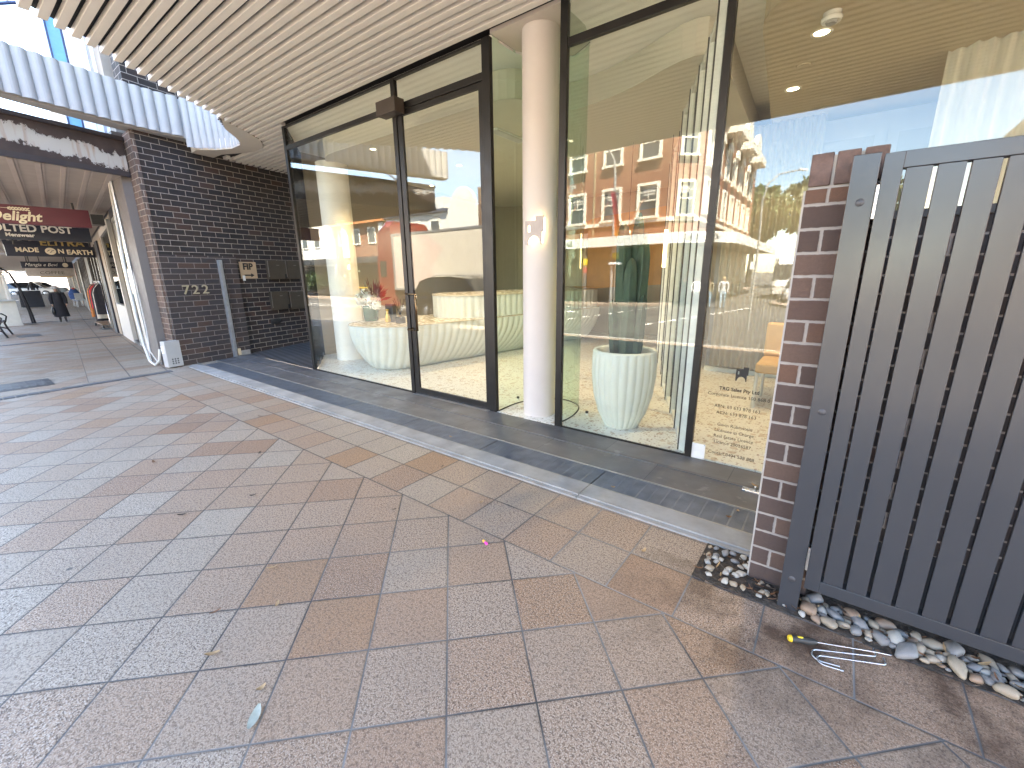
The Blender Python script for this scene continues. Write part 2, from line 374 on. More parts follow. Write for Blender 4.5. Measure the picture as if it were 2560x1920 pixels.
# footpath on this side: front zone, then the strip in front of the shop fronts
b = grid_sheet([x for x in XS if x >= -8.01], [kerb_y, -2.0, -1.0, -0.02, 1.0, 2.198], foot_z); struct("footpath", b, PAVER)
b = grid_sheet([-140, -90, -60, -45, -36, -30, -26, -22, -18, -14, -11, -8.4, -8.0], [kerb_y, lambda x: kerb_y(x) + 1.5, lambda x: max(kerb_y(x) + 2.9, 0.0), lambda x: 1.6 + 0.12 * (-8 - x), lambda x: 4.6 + 0.12 * (-8 - x)], foot_z)
struct("footpath", b, PAVER)
b = grid_sheet(XS, [-160, -60, -40, -30, -24, -18, -14, -10, -6, kerb_y], road_z); struct("road", b, ROAD)
kerb_m = mat("kerb_concrete", (0.36, 0.34, 0.31), 0.85, var=0.2, scale=3, bump=0.3)
b = MB()
for i in range(len(XS) - 1):
    x0, x1 = XS[i], XS[i + 1]; y0, y1 = kerb_y(x0), kerb_y(x1)
    for (oa, za), (ob, zb) in (((0.0, 0.004), (-0.14, 0.0)), ((-0.14, 0.0), (-0.17, -0.2))):
        A = lambda x, y, o, zz: (x, y + o, foot_z(x, y) + zz)
        b.add([A(x0, y0, oa, za), A(x1, y1, oa, za), A(x1, y1, ob, zb), A(x0, y0, ob, zb)], [(0, 3, 2, 1)])
struct("kerb", b, kerb_m)
# concrete edge in front of the drain, paving behind it
conc = mat("pale_concrete", (0.27, 0.265, 0.255), 0.85, var=0.22, scale=5, bump=0.35, bscale=35, dirt=0.35)
b = MB()
cuts = [-0.155, -1.163, -3.165, -5.17, -7.2]
for i in range(len(cuts) - 1):
    a, c = cuts[i + 1] + 0.003, cuts[i] - 0.003
    b.box(a, c, 2.198, 2.385, -0.05, 0.012); b.box(a, c, 2.232, 2.385, 0.0, 0.022)
b.prism([(-7.203, 2.198), (-7.203, 2.385), (-8.15, 2.395), (-8.38, 2.30), (-8.22, 2.205)], -0.05, 0.014); struct("kerb_strip", b, conc)
def slate_mat():
    t = NT("bluestone_paving"); p = t.pos(); x, y, z = t.sep(p)
    c = t.ramp(t.noise(t.comb(t.math('MULTIPLY', x, 0.35), y, z), 4, 6, 0.65), [(0.3, (0.068, 0.070, 0.076)), (0.55, (0.105, 0.105, 0.110)), (0.75, (0.16, 0.155, 0.15))])
    row = t.math('FLOOR', t.math('DIVIDE', t.math('SUBTRACT', y, 2.66), 0.32)); rr = t.wnoise(t.comb(row, t.math('FLOOR', t.math('DIVIDE', t.math('ADD', x, t.math('MULTIPLY', row, 0.43)), 0.9)), 1.0))
    c = t.mix(0.5, c, t.ramp(rr, [(0, (0.075, 0.075, 0.08)), (1, (0.14, 0.137, 0.135))]))
    jx = t.math('FRACT', t.math('DIVIDE', t.math('ADD', x, t.math('MULTIPLY', row, 0.43)), 0.9)); jy = t.math('FRACT', t.math('DIVIDE', t.math('SUBTRACT', y, 2.66), 0.32))
    d = t.math('MINIMUM', t.math('MULTIPLY', t.math('MINIMUM', jx, t.math('SUBTRACT', 1.0, jx)), 0.9), t.math('MULTIPLY', t.math('MINIMUM', jy, t.math('SUBTRACT', 1.0, jy)), 0.32))
    c = t.mix(t.mr(d, 0.001, 0.003), (0.045, 0.045, 0.05), c)
    s = t.mr(t.noise(p, 7, 6, 0.7), 0.60, 0.68); c = t.mix(t.math('MULTIPLY', s, 0.35), c, (0.30, 0.30, 0.30))
    t.set(c, t.mr(t.noise(p, 5, 4), 0.3, 0.7, 0.35, 0.6), 0, 0.45); t.bump(t.noise(p, 45, 3), 0.2, 0.004); return t.m
SLATE = slate_mat()
b = MB()
b.prism([(-0.10, 2.662), (-0.10, 2.955), (-8.50, 2.955), (-8.42, 2.662)], -0.05, 0.016)
b.prism([(-0.10, 2.957), (-0.10, 3.235), (-8.56, 3.235), (-8.50, 2.957)], -0.05, 0.022)
struct("entry_paving", b, SLATE)
b = MB(); b.add([(-6.20, 3.238, 0.022), (-7.25, 3.95, 0.05), (-7.8, 8.5, 0.12), (-9.9, 8.5, 0.12), (-8.62, 3.238, 0.022)], [(4, 3, 2, 1, 0)])
t_r = NT("ribbed_dark_paving"); p_ = t_r.pos(); x_, y_, z_ = t_r.sep(p_)
rb = t_r.math('FRACT', t_r.math('DIVIDE', t_r.math('ADD', y_, t_r.math('MULTIPLY', x_, 0.15)), 0.11))
t_r.set(t_r.mix(t_r.mr(rb, 0.45, 0.5), (0.035, 0.037, 0.042), (0.085, 0.088, 0.095)), 0.4); t_r.bump(rb, 0.3, 0.01)
struct("entry_passage_paving", b, t_r.m)
# dark setts across the footpath
b = MB(); rn = random.Random(3)
for i in range(70):
    y0 = 1.90 - i * 0.102; x0 = -8.10 + 0.19 * (1.9 - y0) * 0.55
    if y0 < -2.9: break
    z = foot_z(x0, y0)
    b.obox((x0 + rn.uniform(-.004, .004), y0, z + 0.002), (1, 0, 0), (0, 1, 0), (0, 0, 1), 0.058, 0.047, 0.006 + rn.uniform(0, .003))
struct("sett_strip_paving", b, mat("dark_setts", (0.075, 0.075, 0.082), 0.6, var=0.4, scale=8, bump=0.3), 'structure')
b = MB()
for xc in (-16.1, -26.7):
    for i in range(60):
        y0 = front_y(xc) - 0.05 - i * 0.105
        if y0 < kerb_y(xc) + 0.2: break
        b.obox((xc + 0.03 * math.sin(i * .3), y0, foot_z(xc, y0) + 0.003), (1, 0, 0), (0, 1, 0), (0, 0, 1), 0.09, 0.047, 0.006)
struct("sett_strip_paving", b, MATS["dark_setts"])
# drain grates, one metre lengths
steel = mat("galvanised_grate", (0.15, 0.165, 0.19), 0.42, 0.5, var=0.2, scale=12)
chan = mat("drain_channel", (0.02, 0.02, 0.022), 0.8)
b = MB(); b.box(-8.42, -0.16, 2.39, 2.66, -0.20, -0.06); b.box(-8.42, -0.16, 2.386, 2.392, -0.2, 0.024); b.box(-8.42, -0.16, 2.654, 2.660, -0.2, 0.024)
one("drain_channel", b, [chan], "dark channel with bright metal edges running under the grates", "drain", (-4.2, 2.5, 0)).data.materials[0] = mat("drain_edge_metal", (0.30, 0.29, 0.27), 0.5, 0.6)
def grate_mb(x0, x1, first):
    b = MB(); n = 28
    for i in range(n):
        yy = 2.399 + (i + 0.5) * 0.249 / n; b.box(x0, x1, yy - 0.0022, yy + 0.0022, -0.004, 0.018)
    m = 13
    for k in range(m + 1):
        xx = x0 + (x1 - x0) * k / m; b.box(max(x0, xx - 0.004), min(x1, xx + 0.004), 2.397, 2.650, -0.006, 0.0172)
    for k in range(m * 4):
        xx = x0 + (x1 - x0) * (k + .5) / (m * 4); b.box(xx - 0.0015, xx + 0.0015, 2.397, 2.650, -0.006, 0.010)
    return b
GX = [-0.165, -1.165, -2.165, -3.165, -4.165, -5.165, -6.165, -7.165, -8.165]
where = ["against the brick pier of the gate", "below the fluted planter", "in front of the round white column", "in front of the glass entry door", "below the middle of the wide shop window",
         "just left of the entry door mullion", "below the left corner of the shop window", "at the far end by the brick wall"]
for i in range(8):
    one("drain_grate", grate_mb(GX[i + 1] + 0.004, GX[i] - 0.004, i), steel, "heel-proof steel drain grate " + where[i], "grate", ((GX[i] + GX[i + 1]) / 2, 2.52, 0), "drain grates along the shop front")
# ================================================================== SHOP BUILDING
black = mat("black_window_metal", (0.012, 0.0115, 0.011), 0.38, 0.3, var=0.15)
GLS = glass("shop_glass")
white_int = mat("white_interior_paint", (0.78, 0.77, 0.73), 0.8, var=0.03)
def terrazzo(name, c0, specks):
    t = NT(name); p = t.pos(); c = c0
    for sc, th, col in specks:
        v = t.vor(p, sc, 'Distance'); k = t.sep(t.vor(p, sc, 'Color'))[0]
        c = t.mix(t.math('MULTIPLY', t.math('LESS_THAN', v, 0.42), t.math('GREATER_THAN', k, th)), c, col)
    t.set(c, 0.3, 0, 0.5); return t.m
TERR = terrazzo("cream_terrazzo", (0.70, 0.69, 0.655), [(14, 0.75, (0.52, 0.44, 0.36)), (28, 0.62, (0.74, 0.72, 0.68)), (40, 0.72, (0.34, 0.27, 0.22)), (60, 0.8, (0.5, 0.45, 0.4))])
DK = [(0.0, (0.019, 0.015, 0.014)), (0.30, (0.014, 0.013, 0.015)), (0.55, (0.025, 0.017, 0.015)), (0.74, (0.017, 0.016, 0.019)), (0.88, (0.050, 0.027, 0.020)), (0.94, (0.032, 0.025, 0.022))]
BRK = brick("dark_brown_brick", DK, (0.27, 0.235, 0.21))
shop = thing("shop_building", "modern shop with black-framed glass front, slatted white canopy and dark brick side wall", "building", (-3.5, 3.3, 0))
def part(name, mb, mats, parent=shop, bevel=0.0, label=None): return link(name, mb, mats, parent, None, bevel, label)
def wx(y, off=-8.03): return off - 0.21 * y
# interior shell
IN = [(-6.20, 3.262), (-2.66, 3.262), (-2.66, 3.60), (-2.52, 3.90), (-2.28, 4.02), (-2.05, 3.90), (-1.95, 3.60), (-1.95, 3.262), (3.2, 3.262), (3.2, 9.6), (-8.0, 9.6), (-7.35, 5.0), (-7.25, 3.95)]
b = MB(); b.prism(IN, -0.1, 0.026); part("interior_floor", b, TERR)
b = MB(); b.prism([(-2.66, 3.24), (-2.66, 3.60), (-2.52, 3.90), (-2.28, 4.02), (-2.05, 3.90), (-1.95, 3.60), (-1.95, 3.24)], -0.1, 0.0235); part("niche_floor", b, TERR)
tan = mat("tan_ceiling_paint", (0.50, 0.43, 0.31), 0.85, var=0.02)
b = MB(); b.prism(IN, 3.342, 3.36); part("interior_ceiling", b, white_int)
def round_poly(pts, r, n=6):
    out = []
    for i, p in enumerate(pts):
        p = Vector(p); a = Vector(pts[i - 1]); c = Vector(pts[(i + 1) % len(pts)])
        rr = min(r, (a - p).length * .45, (c - p).length * .45); q0 = p + (a - p).normalized() * rr; q1 = p + (c - p).normalized() * rr
        for k in range(n + 1):
            t = k / n; out.append(tuple((1 - t) ** 2 * q0 + 2 * t * (1 - t) * p + t * t * q1))
    return out
b = MB(); b.prism(round_poly([(-6.6, 3.75), (-2.75, 3.75), (-2.75, 4.5), (-2.0, 4.4), (-1.0, 3.9), (-1.3, 9.4), (-7.4, 9.4)], 0.7), 3.08, 3.34); part("lowered_ceiling", b, mat("cream_ceiling_paint", (0.58, 0.55, 0.47), 0.85, var=0.02))
b = MB(); b.prism(round_poly([(-0.68, 3.55), (3.1, 3.55), (3.1, 9.4), (-1.2, 9.4)], 0.5), 3.10, 3.34); part("lowered_ceiling", b, tan, label="tan lowered ceiling in the right bay")
wall_w = mat("tan_wall_paint", (0.34, 0.30, 0.235), 0.85, var=0.03)
b = MB(); b.box(-8.3, 3.2, 9.5, 9.7, 0, 3.4); b.box(3.15, 3.35, 3.3, 9.7, 0, 3.4); b.prism([(-7.25, 3.95), (-7.35, 5.0), (-8.05, 9.6), (-8.2, 9.6), (-7.5, 5.0), (-7.36, 3.96)], 0, 3.4); part("interior_wall", b, wall_w)
# side glass of the passage
def pane_mb(x0, x1, z0, z1, y=3.255, t=0.010): b = MB(); b.box(x0, x1, y - t / 2, y + t / 2, z0, z1); return b
fr = MB()
YA, YB = 3.234, 3.276
# frame of the wide left window
fr.box(-6.285, -6.225, YA, YB, 0.0, 3.345); fr.box(-6.225, -3.985, YA + .003, YB - .003, 3.058, 3.108); fr.box(-6.225, -3.985, YA + .01, YB - .01, 0.012, 0.034); fr.box(-6.225, -3.985, YA + .003, YB - .003, 3.325, 3.345)
fr.box(-3.985, -3.925, YA, YB, 0.0, 3.345)
wf = part("shop_window", fr, black, bevel=0.002, label="wide left shop window frame")
part("pane", pane_mb(-6.225, -3.985, 0.034, 3.058), GLS, wf); part("pane", pane_mb(-6.225, -3.985, 3.108, 3.325), GLS, wf)
fr = MB(); fr.box(-3.925, -2.745, YA + .003, YB - .003, 3.040, 3.100); fr.box(-3.925, -2.745, YA + .003, YB - .003, 3.325, 3.345); fr.box(-2.745, -2.660, YA - .004, YB, 0.0, 3.345)
wf = part("door_frame", fr, black, bevel=0.002); part("pane", pane_mb(-3.925, -2.745, 3.100, 3.325), GLS, wf)
dr = MB(); dr.box(-3.915, -3.845, YA + .008, YB - .008, 0.02, 3.032); dr.box(-2.800, -2.752, YA + .008, YB - .008, 0.02, 3.032); dr.box(-3.845, -2.800, YA + .008, YB - .008, 0.02, 0.098); dr.box(-3.845, -2.800, YA + .008, YB - .008, 2.985, 3.032)
door = part("entry_door", dr, black, bevel=0.002); part("pane", pane_mb(-3.845, -2.800, 0.098, 2.985), GLS, door)
hb = mat("bronze_handle", (0.20, 0.13, 0.07), 0.25, 0.9)
b = MB(); b.tube([(-3.88, 3.232, 1.19), (-3.88, 3.16, 1.20), (-3.72, 3.16, 1.20), (-3.72, 3.16, 0.80), (-3.88, 3.16, 0.80), (-3.88, 3.232, 0.81)], 0.013, 8); part("door_handle", b, hb, door)
b = MB(); b.box(-4.07, -3.77, 3.10, 3.224, 2.985, 3.115); part("door_operator_box", b, mat("dark_bronze_box", (0.055, 0.043, 0.036), 0.4, 0.3), door, bevel=0.004)
b = MB(); b.box(-3.925, -2.745, 3.20, 3.29, 0.0, 0.0235); part("door_sill", b, mat("steel_sill", (0.45, 0.44, 0.42), 0.4, 0.8), door)
# right windows
fr = MB(); fr.box(-1.962, -1.900, YA, YB, 0.0, 3.60); fr.box(-1.895, -0.785, YA + .003, YB - .003, 3.055, 3.112); fr.box(-1.895, -0.785, YA + .012, YB - .012, 0.012, 0.03); fr.box(-0.785, -0.738, YA, YB, 0.0, 3.60)
wf = part("shop_window", fr, black, bevel=0.002, label="narrow shop window frame beside the round column")
part("pane", pane_mb(-1.895, -0.785, 0.03, 3.055), GLS, wf); part("pane", pane_mb(-1.895, -0.785, 3.112, 3.6), GLS, wf)
fr = MB(); fr.box(-0.738, 3.0, YA + .012, YB - .012, 0.0, 0.012); fr.box(2.2, 2.26, YA, YB, 0.0, 3.6)
wf = part("shop_window", fr, black, label="right shop window frame behind the gate"); part("pane", pane_mb(-0.738, 2.2, 0.012, 3.6), GLS, wf)
# curved glass niche and side glass
def arc_pts(pts, n=24):
    out = []; P = [Vector(p) for p in pts]
    for i in range(len(P) - 1):
        p0 = P[max(i - 1, 0)]; p1 = P[i]; p2 = P[i + 1]; p3 = P[min(i + 2, len(P) - 1)]
        for k in range(n // (len(P) - 1)):
            t = k / (n // (len(P) - 1)); out.append(tuple(0.5 * ((2 * p1) + (p2 - p0) * t + (2 * p0 - 5 * p1 + 4 * p2 - p3) * t * t + (3 * p1 - p0 - 3 * p2 + p3) * t ** 3)))
    out.append(tuple(P[-1])); return out
nic = arc_pts([(-2.655, 3.27), (-2.655, 3.62), (-2.53, 3.88), (-2.29, 4.0), (-2.06, 3.88), (-1.955, 3.60), (-1.95, 3.30)], 36)
b = MB()
for i in range(len(nic) - 1):
    p, q = nic[i], nic[i + 1]; b.add([(p[0], p[1], 0.026), (q[0], q[1], 0.026), (q[0], q[1], 3.36), (p[0], p[1], 3.36)], [(0, 1, 2, 3)], 0, True)
cg = part("curved_glass_niche", b, glass("curved_glass", (0.80, 0.93, 0.84), 0.07, 0.5))
b = MB()
for i in range(len(nic) - 1):
    p, q = nic[i], nic[i + 1]; b.bar((p[0], p[1], 0.03), (q[0], q[1], 0.03), 0.012, 0.008)
part("base_channel", b, black, cg)
b = MB(); b.prism([(-2.66, 3.25), (-2.66, 3.62), (-2.53, 3.89), (-2.28, 4.02), (-2.05, 3.89), (-1.95, 3.6), (-1.95, 3.25)], 3.362, 3.40)
part("niche_ceiling", b, mat("cream_soffit_paint", (0.58, 0.52, 0.46), 0.8, var=0.03))
sg = MB(); sg.bar((-6.29, 3.29, 1.70), (-7.25, 3.95, 1.70), 0.010, 3.24)
part("passage_side_glass", sg, GLS)
sf = MB()
for k in range(4):
    t = k / 3; x, y = -6.25 - 1.0 * t, 3.26 + 0.69 * t
    if k: sf.bar((x, y, 0.03), (x, y, 3.33), 0.05, 0.05, up=(0, 1, 0))
sf.bar((-6.29, 3.29, 0.06), (-7.25, 3.95, 0.06), 0.05, 0.05); sf.bar((-6.29, 3.29, 3.31), (-7.25, 3.95, 3.31), 0.05, 0.05)
part("passage_side_frame", sf, black)
pl = mat("cream_column_render", (0.52, 0.485, 0.46), 0.7, var=0.03, bump=0.08, bscale=90)
b = MB(); b.lathe([(0.158, 0.0235), (0.158, 3.362)], (-2.295, 3.475, 0), 48, cap=False); part("round_column", b, pl, label="round cream column standing in the glass niche")
ic = mat("white_column_paint", (0.80, 0.78, 0.73), 0.7, var=0.02)
b = MB(); b.lathe([(0.235, 0.026), (0.235, 3.1)], (-6.62, 4.12, 0), 40, cap=False); part("round_column", b, ic, label="round white column inside the left window")
# brick side wall, plinth, steel end panel
def w_pt(y, off): return (wx(y, off), y)
b = MB(); y0, y1 = 2.19, 9.0
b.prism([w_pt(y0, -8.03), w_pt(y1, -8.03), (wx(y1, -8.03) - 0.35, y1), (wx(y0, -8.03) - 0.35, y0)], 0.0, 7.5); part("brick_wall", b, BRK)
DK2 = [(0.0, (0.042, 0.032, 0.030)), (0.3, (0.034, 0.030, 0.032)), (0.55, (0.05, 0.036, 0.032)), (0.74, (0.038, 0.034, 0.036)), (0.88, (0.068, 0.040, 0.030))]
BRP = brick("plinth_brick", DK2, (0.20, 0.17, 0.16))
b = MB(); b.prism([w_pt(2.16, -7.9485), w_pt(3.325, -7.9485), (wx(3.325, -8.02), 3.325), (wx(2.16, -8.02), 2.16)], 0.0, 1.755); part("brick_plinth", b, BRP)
b = MB(); b.box(-8.70, -8.625, 3.10, 3.335, 0.0, 0.09)
b = MB(); b.obox((wx(3.13) + 0.095, 3.17, 0.06), (-0.21, 1, 0), (1, .21, 0), (0, 0, 1), 0.12, 0.012, 0.04); part("concrete_patch", b, conc)
RB = brick("lit_end_brick", [(0, (0.10, 0.062, 0.047)), (0.3, (0.075, 0.052, 0.043)), (0.6, (0.12, 0.075, 0.056)), (0.85, (0.065, 0.05, 0.044))], (0.28, 0.24, 0.205), 0.24)  # paler brick: the light on the end face is put into its colour
b = MB(); b.box(-8.86, -8.475, 2.135, 2.19, 0.0, 3.47); part("brick_end_return", b, RB)
b = MB(); b.box(-9.35, -8.86, 2.02, 2.16, 0.0, 3.50); part("grey_end_panel", b, mat("warm_grey_panel", (0.115, 0.105, 0.103), 0.6, 0.1, var=0.05))
# upper storey above the canopy (casts the shade)
BRU = brick("upper_brick", DK, (0.27, 0.235, 0.21))
b = MB(); b.box(-8.4, 8.5, 3.45, 9.5, 4.05, 4.25); b.box(-8.4, 8.5, 3.45, 9.5, 4.25, 12.0); part("upper_wall", b, BRU)
for i in range(5):
    xx = -7.4 + i * 2.6; up = MB(); up.box(xx, xx + 1.3, 3.40, 3.452, 4.9, 6.9); part("upper_window", up, mat("upper_window_glass", (0.03, 0.035, 0.04), 0.08))
# ------------------------------------------------------------------ canopy
canw = mat("white_canopy_render", (0.35, 0.35, 0.35), 0.75, var=0.05, bump=0.05, bscale=70)
slat_m = mat("cream_slat", (0.70, 0.67, 0.625), 0.55, var=0.03)
dark_void = mat("dark_soffit_board", (0.008, 0.007, 0.007), 0.8)
S_E = [(-4.60, -0.70), (-4.86, -0.05), (-5.11, 0.76), (-5.285, 1.0), (-5.63, 1.42), (-5.86, 1.70), (-6.06, 1.94), (-6.45, 2.48), (-6.62, 2.66)]
TIP = [(-6.94, 2.82), (-7.05, 2.91), (-7.26, 3.08), (-7.42, 3.19), (-7.60, 3.25), (-7.88, 3.25), (-8.12, 3.14), (-8.33, 2.94)]
BAND = [(-8.385, 2.78), (-8.40, 2.55), (-8.36, 2.25), (-8.30, 1.95), (-8.20, 1.58), (-8.10, 1.20), (-7.99, 0.85), (-7.75, 0.1), (-7.42, -0.98)]
RING = [(-6.60, 2.64), (-6.84, 3.0), (-7.09, 3.29), (-7.28, 3.43), (-7.50, 3.52), (-7.78, 3.53), (-8.05, 3.44), (-8.40, 3.27), (-8.72, 3.26), (-8.64, 2.93)]
slab = [(4.6, -0.70)] + S_E + [(-6.94, 2.82)] + TIP[1:] + BAND + [(-7.62, -1.04), (-7.95, 0.0), (-8.22, 0.85), (-8.50, 1.6), (-8.62, 2.19), (-8.60, 2.95), (wx(3.4), 3.4), (wx(8), 8.0), (4.6, 8.0)]
b = MB(); b.prism([(4.6, -0.68)] + [(x + .02, y) for x, y in S_E] + [(-6.9, 2.86), (-7.0, 3.0), (-7.24, 3.18), (-7.42, 3.30), (-7.62, 3.36), (-7.9, 3.36), (-8.2, 3.22), (-8.45, 2.98), (wx(3.2) , 3.2), (wx(8), 8.0), (4.6, 8.0)], 3.392, 4.02, 0)
cano = part("canopy", b, [dark_void])
b = MB()
band_in = [(x - 0.03, y + .01) for x, y in BAND]
b.prism([(-8.37, 2.86)] + band_in + [(-7.62, -1.0), (-7.95, 0.0), (-8.22, 0.85), (-8.50, 1.6), (-8.70, 2.24), (-8.74, 2.95)], 3.485, 4.02)
part("fascia_band", b, [canw], cano)
b = MB()
b.flutes(BAND[::-1], 0.145, 0.042, 3.50, 4.035, side=1)
b.flutes([(-8.39, 2.80)] + TIP[::-1] + [(-6.62, 2.62)], 0.10, 0.03, 3.36, 4.035, side=1)
b.flutes(S_E[::-1], 0.145, 0.03, 3.45, 4.035, side=1)
b.flutes([(-4.60, -0.70), (4.6, -0.70)], 0.145, 0.042, 3.42, 4.035, side=1)
b.flutes([(-7.42, -0.98), (-7.64, -1.02), (-7.98, 0.0), (-8.25, 0.85)], 0.145, 0.03, 3.50, 4.035, side=1)
part("fluted_fascia", b, canw, cano)
b = MB(); b.prism(RING + [(-8.36, 2.92), (-8.14, 3.12), (-7.89, 3.235), (-7.60, 3.235), (-7.43, 3.17), (-7.27, 3.06), (-7.06, 2.89), (-6.93, 2.79)][0:8], 3.345, 3.50); part("soffit_rim", b, mat("cream_rim", (0.58, 0.54, 0.49), 0.7, var=0.03), cano)
b = MB(); b.obox((-8.62, 2.93, 3.465), (-0.21, 1, 0), (1, .21, 0), (0, 0, 1), 0.045, 0.02, 0.03); part("junction_box", b, mat("white_plastic", (0.7, 0.7, 0.68), 0.5), cano)
def xs_edge(y):
    P = S_E + [(-6.84, 3.0), (-7.09, 3.29), (-7.28, 3.43), (-7.45, 3.52)]
    for i in range(len(P) - 1):
        if P[i][1] <= y <= P[i + 1][1]:
            t = (y - P[i][1]) / (P[i + 1][1] - P[i][1]); return P[i][0] + t * (P[i + 1][0] - P[i][0])
    return None
def xs_glass(y): return -6.30 - (y - 3.30) / 0.69 if y < 3.95 else -7.26 - 0.1 * (y - 3.95)
b = MB()
def slat(x0, x1, ya, yb): b.box(x0, x1, ya, yb, 3.345, 3.389)
yy = 0.790 - 14 * 0.105
while yy < 6.0:
    ya, yb = yy, yy + 0.060; ym = (ya + yb) / 2
    if ya > -0.66:
        if yb < 3.21: slat(xs_edge(ym) + 0.01, 4.5, ya, yb)
        elif yb < 3.52:
            x0 = xs_edge(ym) + 0.03; x1 = xs_glass(ym) - 0.02
            if x1 > x0: slat(x0, x1, ya, yb)
            if ym > 3.36:
                pass
        else: slat(wx(ym) + 0.02, xs_glass(ym) - 0.03, ya, yb)
    yy += 0.105
for ym in (3.30, 3.405): slat(wx(ym) + 0.03, -8.55, ym + .10, ym + .16)
part("slat_lining", b, slat_m, cano, bevel=0.002)
# ================================================================== GATE, PIER, BED
PB = brick("pier_brick", [(0.0, (0.100, 0.058, 0.044)), (0.2, (0.070, 0.044, 0.036)), (0.45, (0.120, 0.074, 0.056)), (0.65, (0.082, 0.055, 0.047)), (0.82, (0.130, 0.068, 0.044))], (0.33, 0.30, 0.275), 0.172, 0.0862, 0.0105, rough=0.85)
PBT = brick("pier_cap_brick", [(0.0, (0.105, 0.072, 0.064)), (0.4, (0.085, 0.06, 0.055)), (0.7, (0.125, 0.082, 0.07))], (0.46, 0.42, 0.38), 0.0783, 0.2, 0.011, rough=0.85)
pier = thing("brick_pier", "brown brick gate pier with upright bricks along its top", "pier", (-0.05, 2.15, 0))
b = MB(); b.box(-0.156, 0.068, 2.040, 3.22, 0.0, 1.692); link("brickwork", b, PB, pier, bevel=0.003)
b = MB()
for k in range(3):
    x0 = -0.156 + k * 0.0765; b.box(x0 + 0.004, x0 + 0.0705, 2.036, 2.150, 1.702, 1.812)
for k in range(14):
    y0 = 2.160 + k * 0.0765; b.box(-0.154, 0.066, y0, y0 + 0.068, 1.702, 1.812)
cap_m = mat("cap_brick", (0.115, 0.075, 0.064), 0.85, var=0.35, scale=22, bump=0.5, bscale=80)
cp = link("coping", b, cap_m, pier, bevel=0.004)
b = MB(); b.box(-0.150, 0.062, 2.046, 3.21, 1.690, 1.803); link("mortar_bed", b, mat("pale_mortar", (0.33, 0.31, 0.285), 0.9, var=0.1, bump=0.3), cp)
b = MB(); b.box(-0.163, -0.156, 2.044, 3.22, 0.0, 1.69); link("mortar_edge", b, MATS["pale_mortar"], pier)
def gate_mat():
    t = NT("charcoal_powder_coat"); p = t.pos()
    t.set(t.mix(t.noise(p, 3, 4), (0.034, 0.036, 0.041), (0.041, 0.043, 0.048)), t.mr(t.noise(p, 5, 5, 0.6), 0.3, 0.7, 0.20, 0.26), 0.0, 0.5)
    sx, sy, sz = t.sep(p); st = t.noise(t.comb(t.math('MULTIPLY', sx, 4), sy, t.math('MULTIPLY', sz, 220)), 1.0, 2)
    t.bump(t.math('ADD', t.math('MULTIPLY', st, 0.3), t.noise(p, 260, 2)), 0.045, 0.002); return t.m
GM = gate_mat()
gp = thing("gate_post", "charcoal metal gate post bolted to the front of the brick pier", "gate post", (0.012, 1.95, 0))
b = MB(); b.box(-0.027, 0.045, 1.910, 2.030, 0.0, 1.766); link("post", b, GM, gp, bevel=0.002)
capm = mat("grey_bolt_cap", (0.055, 0.055, 0.06), 0.5, 0.2)
for z in (1.618, 0.886, 0.152):
    b = MB(); b.lathe([(0.0, 0.004), (0.008, 0.0035), (0.0125, 0.0)], (0, 0, 0), 20)
    b.v = [(x + 0.010, 1.910 - zz, y + z) for x, y, zz in b.v]; link("bolt_cap", b, capm, gp)
gate = thing("metal_gate", "tall charcoal metal gate of vertical slats", "gate", (0.5, 1.93, 0.13))
GXE = 1.30
b = MB(); b.box(0.0535, 0.103, 1.910, 1.955, 0.130, 1.760); b.box(0.103, GXE - .05, 1.910, 1.955, 1.711, 1.760); b.box(0.103, GXE - .05, 1.910, 1.955, 0.130, 0.183); b.box(GXE - .05, GXE, 1.910, 1.955, 0.130, 1.760)
link("gate_frame", b, GM, gate, bevel=0.0015)
k = 0
while 0.1115 + k * 0.0730 + 0.0615 < GXE - .05:
    x0 = 0.1115 + k * 0.0730; b = MB(); b.box(x0, x0 + 0.0615, 1.9125, 1.932, 0.1835, 1.7105); link("slat", b, GM, gate, bevel=0.0015); k += 1
st = mat("bright_steel", (0.55, 0.53, 0.50), 0.28, 0.9)
for z0 in (1.564, 0.218):
    b = MB()
    for q in range(5): b.lathe([(0.0045, 0.0), (0.0048, 0.0195)], (0.0495, 1.907, z0 + q * 0.0208), 10)
    link("hinge", b, st, gate)
# wall behind the gate and dark yard
yard = thing("yard_wall", "dark brown brick yard wall standing behind the slatted gate", "wall", (1.2, 2.6, 0))
b = MB(); b.box(0.07, 3.0, 2.75, 2.86, 0.0, 1.63); link("brickwork", b, BRK, yard)
b = MB(); b.box(0.07, 3.0, 2.735, 2.875, 1.63, 1.665); link("coping", b, mat("dark_coping", (0.03, 0.03, 0.032), 0.6), yard)
b = MB(); b.box(0.07, 3.0, 1.97, 2.75, -0.02, 0.0); struct("yard_ground", b, chan)
